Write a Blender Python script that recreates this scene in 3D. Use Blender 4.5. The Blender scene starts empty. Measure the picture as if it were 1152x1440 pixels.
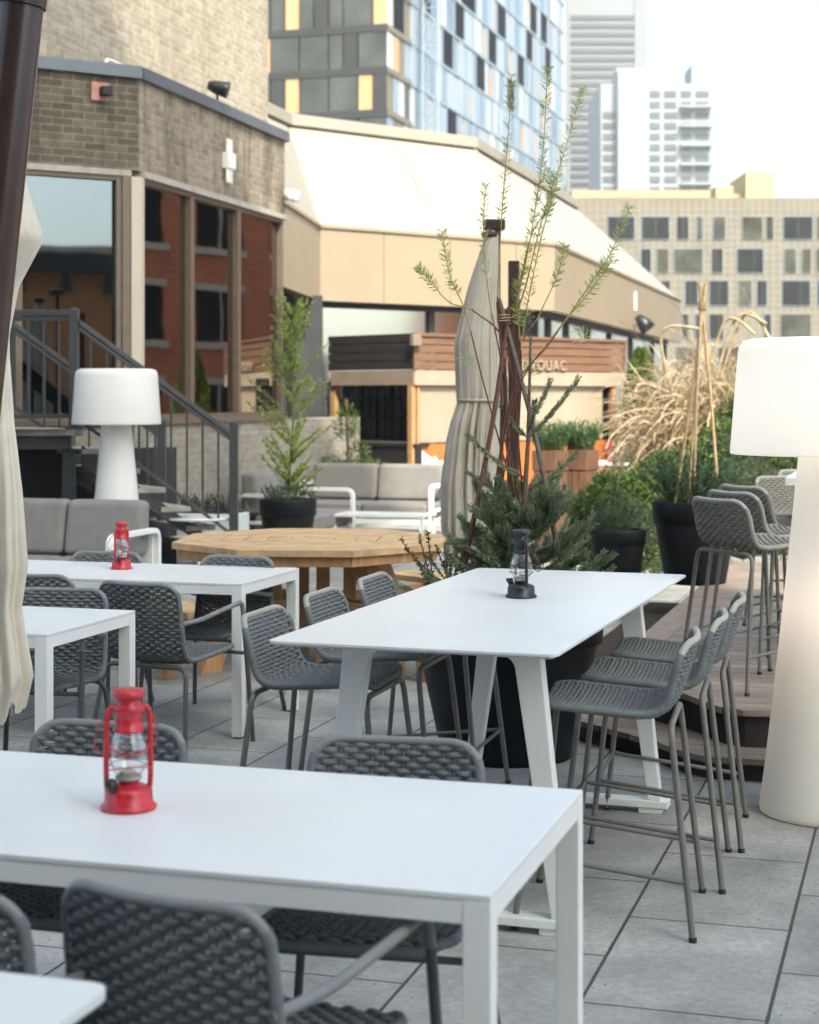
import bpy, math, random
from mathutils import Vector, Matrix, Quaternion
random.seed(11)
S = bpy.context.scene
COL = S.collection
V = Vector
# ------------------------------------------------------------------ camera model (metres; camera at origin, eye 1.63 m, looking +Y)
EYE, F, CX, HZ = 1.63, 2400.0, 576.0, 558.0
def P(u, v, z=0.0):
    Y = F*(EYE-z)/(v-HZ)
    return V(((u-CX)/F*Y, Y, z))
def D(u, v, Y):
    return V(((u-CX)/F*Y, Y, EYE-(v-HZ)*Y/F))
def XU(u, Y): return (u-CX)/F*Y
TH = math.radians(16.8)
E1 = V((math.sin(TH), math.cos(TH), 0))      # terrace grid, away from the viewer
E2 = V((math.cos(TH), -math.sin(TH), 0))     # terrace grid, to the right
def face(d):                                  # rotation about z that turns local +y to direction d
    return math.atan2(-d[0], d[1])
# ------------------------------------------------------------------ materials
def new_mat(name):
    m = bpy.data.materials.new(name); m.use_nodes = True
    nt = m.node_tree
    return m, nt, nt.nodes['Principled BSDF']
def N(nt, t, **kw):
    n = nt.nodes.new(t)
    for k, v in kw.items(): setattr(n, k, v)
    return n
def rgba(c): return (c[0], c[1], c[2], 1)
def coords(nt, scale=(1,1,1), rot=0.0, loc=(0,0,0), world=False):
    tc = N(nt, 'ShaderNodeTexCoord'); mp = N(nt, 'ShaderNodeMapping')
    mp.inputs['Scale'].default_value = scale; mp.inputs['Rotation'].default_value = (0,0,rot)
    mp.inputs['Location'].default_value = loc
    if world:
        g = N(nt, 'ShaderNodeNewGeometry'); nt.links.new(g.outputs['Position'], mp.inputs[0])
    else:
        nt.links.new(tc.outputs['Object'], mp.inputs[0])
    return mp.outputs[0]
def noise(nt, vec, scale, detail=4, rough=.6):
    n = N(nt, 'ShaderNodeTexNoise'); n.inputs['Scale'].default_value = scale
    n.inputs['Detail'].default_value = detail; n.inputs['Roughness'].default_value = rough
    nt.links.new(vec, n.inputs['Vector']); return n.outputs['Fac']
def ramp(nt, fac, c0, c1, p0=.3, p1=.7):
    r = N(nt, 'ShaderNodeValToRGB'); r.color_ramp.elements[0].position = p0; r.color_ramp.elements[1].position = p1
    r.color_ramp.elements[0].color = rgba(c0); r.color_ramp.elements[1].color = rgba(c1)
    nt.links.new(fac, r.inputs[0]); return r.outputs[0]
def mix(nt, fac, a, b, mode='MIX'):
    m = N(nt, 'ShaderNodeMix', data_type='RGBA', blend_type=mode)
    for s, x in ((m.inputs[0], fac), (m.inputs[6], a), (m.inputs[7], b)):
        if isinstance(x, (int, float)): s.default_value = x
        elif isinstance(x, tuple): s.default_value = rgba(x)
        else: nt.links.new(x, s)
    return m.outputs[2]
def bump(nt, bs, h, strength=.3, dist=.01):
    b = N(nt, 'ShaderNodeBump'); b.inputs['Strength'].default_value = strength; b.inputs['Distance'].default_value = dist
    nt.links.new(h, b.inputs['Height']); nt.links.new(b.outputs[0], bs.inputs['Normal'])
def pm(name, c, rough=.5, var=.15, scale=6, bmp=0, bscale=80, metal=0, dist=.004, spec=.5, stretch=(1,1,1), rvar=.0):
    m, nt, bs = new_mat(name)
    v = coords(nt, stretch)
    f = noise(nt, v, scale)
    lo = tuple(max(0, x*(1-var)) for x in c); hi = tuple(min(1, x*(1+var)) for x in c)
    nt.links.new(ramp(nt, f, lo, hi), bs.inputs['Base Color'])
    bs.inputs['Roughness'].default_value = rough; bs.inputs['Metallic'].default_value = metal
    bs.inputs['Specular IOR Level'].default_value = spec
    if rvar:
        f2 = noise(nt, v, scale*2.3)
        mr = N(nt, 'ShaderNodeMapRange'); mr.inputs[3].default_value = max(0, rough-rvar); mr.inputs[4].default_value = min(1, rough+rvar)
        nt.links.new(f2, mr.inputs[0]); nt.links.new(mr.outputs[0], bs.inputs['Roughness'])
    if bmp: bump(nt, bs, noise(nt, v, bscale, 3), bmp, dist)
    return m
def leafmat(name, c, c2, trans=.35, rough=.5):
    m, nt, bs = new_mat(name)
    v = coords(nt)
    f = noise(nt, v, 9, 3)
    col = ramp(nt, f, c, c2, .35, .65)
    nt.links.new(col, bs.inputs['Base Color']); bs.inputs['Roughness'].default_value = rough
    bs.inputs['Specular IOR Level'].default_value = .3
    tr = N(nt, 'ShaderNodeBsdfTranslucent'); nt.links.new(col, tr.inputs[0])
    mx = N(nt, 'ShaderNodeMixShader'); mx.inputs[0].default_value = trans
    nt.links.new(bs.outputs[0], mx.inputs[1]); nt.links.new(tr.outputs[0], mx.inputs[2])
    nt.links.new(mx.outputs[0], nt.nodes['Material Output'].inputs[0])
    return m
def brickmat(name, c1, c2, mortar, w=.21, h=.07, ms=.009, stain=.5, dirty=(.05,.045,.035)):
    m, nt, bs = new_mat(name)
    tc = N(nt, 'ShaderNodeUVMap'); tc.uv_map = 'wall'
    b = N(nt, 'ShaderNodeTexBrick'); b.inputs['Scale'].default_value = 1
    b.inputs['Brick Width'].default_value = w; b.inputs['Row Height'].default_value = h
    b.inputs['Mortar Size'].default_value = ms; b.inputs['Mortar Smooth'].default_value = .3; b.inputs['Bias'].default_value = 0
    b.inputs['Color1'].default_value = rgba(c1); b.inputs['Color2'].default_value = rgba(c2); b.inputs['Mortar'].default_value = rgba(mortar)
    nt.links.new(tc.outputs[0], b.inputs['Vector'])
    n1 = noise(nt, tc.outputs[0], 9, 5, .7); n2 = noise(nt, tc.outputs[0], 1.1, 5, .7)
    col = mix(nt, .7, b.outputs[0], ramp(nt, n1, (.45,.43,.4), (1.1,1.07,1.0), .3, .7), 'MULTIPLY')
    mp = N(nt, 'ShaderNodeMapping'); mp.inputs['Scale'].default_value = (2.2,.35,1); nt.links.new(tc.outputs[0], mp.inputs[0])
    st = noise(nt, mp.outputs[0], 1.3, 5, .65)
    col = mix(nt, ramp(nt, st, (0,0,0), (stain,)*3, .48, .66), col, dirty)
    nt.links.new(col, bs.inputs['Base Color']); bs.inputs['Roughness'].default_value = .9; bs.inputs['Specular IOR Level'].default_value = .2
    hgt = mix(nt, .35, b.outputs['Fac'], n1); inv = N(nt, 'ShaderNodeInvert'); nt.links.new(hgt, inv.inputs[1])
    bump(nt, bs, inv.outputs[0], .8, .02)
    return m
def boardmat(name, c1, c2, pitch, axis_rot, gap=.06, rough=.6, world=True, along=6.0, axis='Y', dark=(.02,.012,.008)):
    """planks: seams repeat every `pitch` metres across the board direction"""
    m, nt, bs = new_mat(name)
    tc = N(nt, 'ShaderNodeTexCoord')
    rt = N(nt, 'ShaderNodeMapping', vector_type='TEXTURE'); rt.inputs['Rotation'].default_value = (0,0,axis_rot)
    nt.links.new(tc.outputs['Object'], rt.inputs[0])
    sx = N(nt, 'ShaderNodeSeparateXYZ'); nt.links.new(rt.outputs[0], sx.inputs[0])
    dv = N(nt, 'ShaderNodeMath', operation='DIVIDE'); dv.inputs[1].default_value = pitch; nt.links.new(sx.outputs[axis], dv.inputs[0])
    fr = N(nt, 'ShaderNodeMath', operation='FRACT'); nt.links.new(dv.outputs[0], fr.inputs[0])
    fl = N(nt, 'ShaderNodeMath', operation='FLOOR'); nt.links.new(dv.outputs[0], fl.inputs[0])
    wn = N(nt, 'ShaderNodeTexWhiteNoise', noise_dimensions='1D'); nt.links.new(fl.outputs[0], wn.inputs['W'])
    mp = N(nt, 'ShaderNodeMapping'); nt.links.new(rt.outputs[0], mp.inputs[0])
    mp.inputs['Scale'].default_value = (1,along,along) if axis != 'X' else (along,1,along)
    cb = N(nt, 'ShaderNodeCombineXYZ'); nt.links.new(wn.outputs['Value'], cb.inputs[0]); 
    sc = N(nt, 'ShaderNodeVectorMath', operation='SCALE'); sc.inputs['Scale'].default_value = 37; nt.links.new(cb.outputs[0], sc.inputs[0])
    ad = N(nt, 'ShaderNodeVectorMath', operation='ADD'); nt.links.new(mp.outputs[0], ad.inputs[0]); nt.links.new(sc.outputs[0], ad.inputs[1])
    g = noise(nt, ad.outputs[0], 4, 6, .65)
    col = ramp(nt, g, c1, c2, .3, .72)
    sh = N(nt, 'ShaderNodeMapRange'); sh.inputs[3].default_value = .75; sh.inputs[4].default_value = 1.15; nt.links.new(wn.outputs['Value'], sh.inputs[0])
    col = mix(nt, 1.0, col, sh.outputs[0], 'MULTIPLY')
    lt = N(nt, 'ShaderNodeMath', operation='LESS_THAN'); lt.inputs[1].default_value = gap; nt.links.new(fr.outputs[0], lt.inputs[0])
    col = mix(nt, lt.outputs[0], col, dark)
    nt.links.new(col, bs.inputs['Base Color']); bs.inputs['Roughness'].default_value = rough; bs.inputs['Specular IOR Level'].default_value = .3
    bump(nt, bs, g, .25, .004)
    return m

M = {}
M['white'] = pm('white_powder_coat', (.76,.765,.745), .42, .03, 5, .05, 300, rvar=.06)
M['whitetop'] = pm('white_table_top', (.70,.71,.69), .36, .035, 2.5, 0, 200, rvar=.07)
M['lampwhite'] = None
M['metal'] = pm('taupe_tube', (.15,.145,.13), .42, .12, 20, 0, metal=.0, spec=.5)
M['darkmetal'] = pm('dark_tube', (.075,.078,.078), .42, .12, 20)
M['railing'] = pm('railing_metal', (.045,.047,.05), .45, .12, 12)
M['pot'] = pm('black_planter_plastic', (.006,.0075,.010), .55, .3, 5, .05, 120, rvar=.1, spec=.3)
M['soil'] = pm('soil', (.035,.024,.016), 1, .5, 30, .8, 40, dist=.02)
M['brownpole'] = pm('brown_pole', (.035,.019,.016), .3, .15, 8)
M['canvas'] = pm('cream_canvas', (.62,.56,.46), .9, .08, 9, .15, 500, dist=.001)
M['canvasgrey'] = pm('greige_canvas', (.36,.33,.275), .9, .08, 9, .15, 500, dist=.001)
M['cushion'] = pm('grey_cushion', (.20,.19,.18), .95, .1, 8, .25, 700, dist=.001)
M['red'] = pm('red_enamel', (.47,.014,.024), .32, .3, 28, .15, 60, spec=.6, rvar=.18)
M['blackenamel'] = pm('black_enamel', (.014,.016,.018), .35, .3, 20)
M['bark'] = pm('bark', (.14,.09,.055), .9, .35, 60, .5, 90)
M['barkgrey'] = pm('grey_bark', (.16,.135,.105), .9, .35, 60, .5, 90)
M['redstick'] = pm('red_stick', (.13,.05,.035), .7, .35, 50, .5, 90)
M['bamboo'] = pm('bamboo_cane', (.42,.29,.15), .6, .25, 30)
M['willowstem'] = pm('willow_stem', (.33,.24,.06), .5, .25, 30)
M['brown'] = pm('brown_wood_end', (.16,.085,.05), .7, .25, 12)
M['deck'] = boardmat('deck_boards', (.20,.155,.122), (.34,.275,.222), .14, math.radians(73.2), .05, .55, axis='X')
M['deckedge'] = pm('deck_edge', (.24,.185,.145), .6, .25, 8, .2, 40, stretch=(1,1,6))
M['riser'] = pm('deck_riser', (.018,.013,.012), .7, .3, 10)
def brickobj(): pass
M['brick'] = brickmat('grey_brown_brick', (.37,.305,.235), (.26,.215,.165), (.37,.33,.275), stain=.8)
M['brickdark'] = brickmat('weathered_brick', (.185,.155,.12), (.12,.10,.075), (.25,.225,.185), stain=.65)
M['bricktall'] = brickmat('beige_brick', (.50,.44,.35), (.40,.345,.27), (.54,.49,.41), stain=.35, dirty=(.2,.165,.12))
M['brickbase'] = brickmat('pale_brick', (.40,.36,.31), (.33,.30,.26), (.36,.33,.29), stain=.2, dirty=(.16,.14,.11))
M['brickred'] = brickmat('red_brick', (.55,.18,.08), (.46,.14,.065), (.40,.22,.15), w=.24, h=.08, stain=.2)
M['coping'] = pm('metal_coping', (.13,.145,.16), .4, .12, 3, metal=.2)
M['bronze'] = pm('bronze_frame', (.15,.11,.08), .45, .12, 10)
M['cream'] = pm('cream_panel', (.50,.43,.33), .5, .06, 4)
M['concrete'] = pm('concrete_slab', (.36,.33,.29), .85, .18, 6, .3, 60)
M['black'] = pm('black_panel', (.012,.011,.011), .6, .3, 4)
M['canopyfascia'] = pm('beige_metal_fascia', (.30,.24,.165), .5, .04, 1.2)
M['canopyroof'] = pm('cream_metal_roof', (.31,.283,.235), .5, .03, .8)
M['orange'] = pm('orange_panel', (.46,.135,.03), .5, .05, 4)
M['offwhite'] = pm('offwhite_paint', (.75,.74,.70), .5, .04, 4)
M['blind'] = pm('cream_roller_blind', (.33,.262,.19), .8, .06, 3)
M['valance'] = pm('brown_valance', (.23,.17,.13), .8, .12, 4)
M['yellowbox'] = pm('yellow_plant_cladding', (.42,.33,.15), .6, .06, 1)
M['tan'] = pm('tan_sheathing', (.15,.13,.09), .8, .12, .5)
M['tape'] = pm('pale_joint_tape', (.25,.245,.22), .8, .08, .6)
M['peachparapet'] = pm('peach_parapet', (.42,.25,.15), .8, .1, .3)
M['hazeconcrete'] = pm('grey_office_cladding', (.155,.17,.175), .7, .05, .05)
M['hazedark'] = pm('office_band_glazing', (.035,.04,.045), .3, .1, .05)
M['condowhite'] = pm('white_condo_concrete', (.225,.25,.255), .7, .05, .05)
M['condoglass'] = pm('condo_glazing', (.05,.065,.07), .6, .2, .2)
M['winblack'] = pm('black_opening', (.006,.007,.010), .9, .4, .4, spec=.02)
M['darkclad'] = pm('dark_cladding', (.016,.016,.015), .6, .2, .4)
M['greyglass'] = pm('grey_green_glass', (.045,.05,.042), .5, .6, .25, spec=.3)
M['peach'] = pm('peach_panel', (.46,.26,.12), .5, .1, .6)
M['blue1'] = pm('pale_blue_panel', (.20,.255,.30), .4, .12, .15, spec=.6)
M['blue2'] = pm('mid_blue_panel', (.115,.165,.215), .4, .15, .15, spec=.6)
M['blue3'] = pm('grey_blue_panel', (.27,.30,.33), .4, .12, .15, spec=.6)
M['whitepanel'] = pm('white_panel', (.42,.42,.41), .5, .05, .3)
M['slabedge'] = pm('slab_edge', (.22,.27,.31), .6, .1, .3)
M['larch'] = boardmat('larch_boards', (.50,.26,.085), (.70,.42,.17), .15, 0, .03, .55, axis='Y', along=5, dark=(.16,.08,.03))
M['larchplain'] = pm('larch_timber', (.40,.225,.10), .6, .25, 4, .2, 30, stretch=(6,6,1))
M['cedarboard'] = pm('red_cedar_board', (.165,.088,.050), .5, .22, 3, .15, 30, stretch=(1,1,8))
M['darkboard'] = pm('darkened_board', (.022,.015,.014), .6, .25, 3)  # side boards' darkness is put into the colour; the sun strikes them
M['planterwood'] = pm('planter_wood', (.15,.075,.042), .6, .3, 6, .2, 30, stretch=(6,6,1))
def glassmat(name, c, rough=.02, metal=1.0, wavy=.03):
    m, nt, bs = new_mat(name)
    bs.inputs['Base Color'].default_value = rgba(c); bs.inputs['Metallic'].default_value = metal; bs.inputs['Roughness'].default_value = rough
    v = coords(nt); bump(nt, bs, noise(nt, v, .9, 2), wavy, .05)
    return m
M['bronzeglass'] = glassmat('bronze_mirror_glass', (.34,.31,.285))
M['skymirror'] = glassmat('sky_tinted_mirror', (.20,.228,.243))  # blue of the reflected sky is put into the glass colour
M['paleglass'] = glassmat('pale_mirror_glass', (.78,.78,.70), .12)
M['hutglass'] = glassmat('dark_green_glass', (.16,.21,.18), .08)
def clearglass():
    m, nt, bs = new_mat('lantern_glass')
    g = N(nt, 'ShaderNodeBsdfGlossy'); g.inputs['Roughness'].default_value = .02
    t = N(nt, 'ShaderNodeBsdfTransparent'); t.inputs[0].default_value = (.93,.95,.95,1)
    fr = N(nt, 'ShaderNodeLayerWeight'); fr.inputs[0].default_value = .35
    mp = N(nt, 'ShaderNodeMapRange'); mp.inputs[3].default_value = .10; mp.inputs[4].default_value = .75; nt.links.new(fr.outputs['Facing'], mp.inputs[0])
    mx = N(nt, 'ShaderNodeMixShader'); nt.links.new(mp.outputs[0], mx.inputs[0]); nt.links.new(t.outputs[0], mx.inputs[1]); nt.links.new(g.outputs[0], mx.inputs[2])
    nt.links.new(mx.outputs[0], nt.nodes['Material Output'].inputs[0]); return m
M['glass'] = clearglass()
def lampmat():
    m, nt, bs = new_mat('lamp_polyethylene')
    v = coords(nt); f = noise(nt, v, 4)
    col = ramp(nt, f, (.84,.83,.80), (.88,.87,.84)); nt.links.new(col, bs.inputs['Base Color']); bs.inputs['Roughness'].default_value = .45
    tr = N(nt, 'ShaderNodeBsdfTranslucent'); tr.inputs[0].default_value = (.85,.8,.72,1)
    mx = N(nt, 'ShaderNodeMixShader'); mx.inputs[0].default_value = .25
    nt.links.new(bs.outputs[0], mx.inputs[1]); nt.links.new(tr.outputs[0], mx.inputs[2]); nt.links.new(mx.outputs[0], nt.nodes['Material Output'].inputs[0]); return m
M['lamp'] = lampmat()
def ropemat(name, c):
    m, nt, bs = new_mat(name)
    v = coords(nt)
    w = N(nt, 'ShaderNodeTexWave', wave_type='BANDS', bands_direction='DIAGONAL'); w.inputs['Scale'].default_value = 95; w.inputs['Distortion'].default_value = 2.5; w.inputs['Detail'].default_value = 2
    nt.links.new(v, w.inputs['Vector'])
    f = noise(nt, v, 30, 4)
    col = mix(nt, f, tuple(x*.72 for x in c), tuple(x*1.32 for x in c))
    nt.links.new(col, bs.inputs['Base Color']); bs.inputs['Roughness'].default_value = .92; bs.inputs['Specular IOR Level'].default_value = .15
    bump(nt, bs, w.outputs['Fac'], .5, .002); return m
M['rope'] = ropemat('charcoal_rope', (.165,.178,.182))
M['ropelight'] = ropemat('taupe_rope', (.28,.262,.235))
M['armrail'] = pm('grey_top_rail', (.19,.195,.19), .5, .1, 10)
M['weld'] = pm('cream_tube', (.34,.32,.28), .45, .08, 10)
M['boxwood'] = leafmat('boxwood_leaf', (.04,.072,.020), (.15,.22,.05), .28)
M['cedarleaf'] = leafmat('cedar_leaf', (.06,.11,.02), (.17,.25,.05), .3)
M['spruce'] = leafmat('spruce_needle', (.145,.20,.125), (.27,.33,.19), .15, .6)
M['willow'] = leafmat('willow_leaf', (.34,.42,.14), (.52,.60,.26), .55)
M['birch'] = leafmat('birch_leaf', (.27,.37,.075), (.45,.54,.13), .5)
M['grassgreen'] = leafmat('grass_blade', (.05,.10,.035), (.12,.2,.08), .3)
M['straw'] = leafmat('straw_blade', (.34,.245,.135), (.60,.49,.33), .25, .6)
M['fern'] = leafmat('feathery_leaf', (.03,.065,.03), (.09,.14,.075), .25)
M['shoot'] = leafmat('young_leaf', (.07,.12,.03), (.17,.23,.07), .35)
M['heather'] = leafmat('heather_leaf', (.025,.03,.022), (.06,.055,.05), .2)
M['flower'] = pm('lilac_petal', (.45,.30,.52), .8, .3, 30)
M['paving'] = None
# ------------------------------------------------------------------ mesh builder
class MB:
    def __init__(self): self.v=[]; self.f=[]; self.mi=[]; self.sm=[]; self.uv={}
    def add(self, vs, fs, mi=0, smooth=False):
        o=len(self.v); self.v.extend([tuple(x) for x in vs])
        for f in fs: self.f.append(tuple(i+o for i in f)); self.mi.append(mi); self.sm.append(smooth)
    def box(self, a, b, mi=0):
        x0,y0,z0=a; x1,y1,z1=b
        self.add([(x0,y0,z0),(x1,y0,z0),(x1,y1,z0),(x0,y1,z0),(x0,y0,z1),(x1,y0,z1),(x1,y1,z1),(x0,y1,z1)],
                 [(0,3,2,1),(4,5,6,7),(0,1,5,4),(1,2,6,5),(2,3,7,6),(3,0,4,7)], mi)
    def obox(self, o, d, n, s0, s1, z0, z1, o0, o1, mi=0):
        """box on a wall: along d from s0 to s1, heights z0..z1, along outward normal n from o0 to o1"""
        pts=[]
        for z in (z0,z1):
            for s,k in ((s0,o1),(s1,o1),(s1,o0),(s0,o0)):
                q=V((o[0],o[1],0))+V((d[0],d[1],0))*s+V((n[0],n[1],0))*k; pts.append((q.x,q.y,z))
        self.add(pts,[(3,2,1,0),(4,5,6,7),(0,1,5,4),(1,2,6,5),(2,3,7,6),(3,0,4,7)],mi)
    def prism(self, poly, z0, z1, mi=0, mi_top=None):
        n=len(poly); vs=[(p[0],p[1],z0) for p in poly]+[(p[0],p[1],z1) for p in poly]
        self.add(vs,[(i,(i+1)%n,(i+1)%n+n,i+n) for i in range(n)]+[tuple(range(n-1,-1,-1))],mi)
        self.add([(p[0],p[1],z1) for p in poly],[tuple(range(n))],mi if mi_top is None else mi_top)
    def tube(self, pts, r, sides=8, mi=0, cap=True, smooth=True, closed=False):
        pts=[V(p) for p in pts]; n=len(pts)
        if n<2: return
        rs = r if isinstance(r,(list,tuple)) else [r]*n
        tang=[]
        for i in range(n):
            if closed: t=pts[(i+1)%n]-pts[i-1]
            else: t=pts[min(i+1,n-1)]-pts[max(i-1,0)]
            tang.append(t.normalized() if t.length>1e-9 else V((0,0,1)))
        up=V((0,0,1)) if abs(tang[0].z)<.9 else V((1,0,0))
        a=tang[0].cross(up).normalized(); vs=[]
        for i in range(n):
            if i:
                q=tang[i-1].rotation_difference(tang[i]); a=q@a
            a=(a-tang[i]*a.dot(tang[i])).normalized(); b=tang[i].cross(a)
            for k in range(sides):
                w=2*math.pi*k/sides; vs.append(pts[i]+(a*math.cos(w)+b*math.sin(w))*rs[i])
        fs=[]
        m=n if closed else n-1
        for i in range(m):
            j=(i+1)%n
            for k in range(sides):
                fs.append((i*sides+k,i*sides+(k+1)%sides,j*sides+(k+1)%sides,j*sides+k))
        self.add(vs,fs,mi,smooth)
        if cap and not closed:
            self.add(vs[:sides],[tuple(range(sides-1,-1,-1))],mi); self.add(vs[-sides:],[tuple(range(sides))],mi)
    def lathe(self, prof, c=(0,0,0), seg=32, mi=0, smooth=True):
        n=len(prof); vs=[]
        for r,z in prof:
            for k in range(seg):
                a=2*math.pi*k/seg; vs.append((c[0]+r*math.cos(a),c[1]+r*math.sin(a),c[2]+z))
        fs=[]
        for i in range(n-1):
            for k in range(seg): fs.append((i*seg+k,i*seg+(k+1)%seg,(i+1)*seg+(k+1)%seg,(i+1)*seg+k))
        self.add(vs,fs,mi,smooth)
    def leaf(self, p, d, l, w, up=None, mi=0, bend=.15):
        d=V(d).normalized(); up=V(up) if up is not None else V((random.gauss(0,1),random.gauss(0,1),random.gauss(0,1)))
        s=d.cross(up)
        if s.length<1e-4: s=d.cross(V((.3,.5,.8)))
        s.normalize(); nn=s.cross(d); p=V(p)
        self.add([p,p+d*l*.5+s*w*.5+nn*l*bend*.5,p+d*l,p+d*l*.5-s*w*.5+nn*l*bend*.5],[(0,1,2,3)],mi)
    def build(self, name, mats, parent=None, bevel=0, seg=2, uvwall=False, angle=40):
        me=bpy.data.meshes.new(name); me.from_pydata(self.v,[],self.f)
        if not isinstance(mats,(list,tuple)): mats=[mats]
        for m in mats: me.materials.append(m)
        me.polygons.foreach_set('material_index',self.mi); me.polygons.foreach_set('use_smooth',self.sm)
        if uvwall:
            uv=me.uv_layers.new(name='wall')
            for p in me.polygons:
                nx,ny,nz=p.normal
                for li in p.loop_indices:
                    c=me.vertices[me.loops[li].vertex_index].co
                    if abs(nz)>.7: uv.data[li].uv=(c.x,c.y)
                    else:
                        h=V((-ny,nx)).normalized(); uv.data[li].uv=(c.x*h.x+c.y*h.y,c.z)
        me.update()
        o=bpy.data.objects.new(name,me); COL.objects.link(o)
        if parent is not None: o.parent=parent
        if bevel:
            b=o.modifiers.new('bevel','BEVEL'); b.width=bevel; b.segments=seg; b.limit_method='ANGLE'; b.angle_limit=math.radians(angle)
        return o
def tag(o, label=None, cat=None, group=None, kind=None):
    if label: o['label']=label
    if cat: o['category']=cat
    if group: o['group']=group
    if kind: o['kind']=kind
    return o
def thing(name, label, cat, loc=(0,0,0), rz=0, group=None):
    o=bpy.data.objects.new(name,None); COL.objects.link(o); o.empty_display_size=.1
    o.location=loc; o.rotation_euler=(0,0,rz); return tag(o,label,cat,group)
def dup(o, loc=None, rz=None, label=None, group=None, parent=None):
    c=o.copy(); COL.objects.link(c)
    if parent is not None: c.parent=parent
    for ch in list(o.children): dup(ch, parent=c)
    if loc is not None: c.location=loc
    if rz is not None: c.rotation_euler=(0,0,rz)
    if label: c['label']=label
    if group: c['group']=group
    return c
def cr(pts, n=6):
    """Catmull-Rom through pts"""
    pts=[V(p) for p in pts]; out=[]
    for i in range(len(pts)-1):
        p0=pts[max(i-1,0)]; p1=pts[i]; p2=pts[i+1]; p3=pts[min(i+2,len(pts)-1)]
        for k in range(n):
            t=k/n; out.append(.5*((2*p1)+(p2-p0)*t+(2*p0-5*p1+4*p2-p3)*t*t+(3*p1-p0-3*p2+p3)*t**3))
    out.append(pts[-1]); return out
def fillet(pts, r, n=6):
    """polyline with rounded corners"""
    pts=[V(p) for p in pts]; out=[pts[0]]
    for i in range(1,len(pts)-1):
        a=(pts[i-1]-pts[i]); b=(pts[i+1]-pts[i]); k=min(r,a.length*.45,b.length*.45)
        p0=pts[i]+a.normalized()*k; p2=pts[i]+b.normalized()*k
        for j in range(n+1):
            t=j/n; out.append(p0*(1-t)**2+pts[i]*2*t*(1-t)+p2*t*t)
    out.append(pts[-1]); return out
def rrect(w, d, r, n=6, cx=0, cy=0):
    out=[]
    for sx,sy,a0 in ((1,1,0),(-1,1,90),(-1,-1,180),(1,-1,270)):
        for k in range(n+1):
            a=math.radians(a0+90*k/n); out.append((cx+sx*(w/2-r)+r*math.cos(a),cy+sy*(d/2-r)+r*math.sin(a)))
    return out
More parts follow.
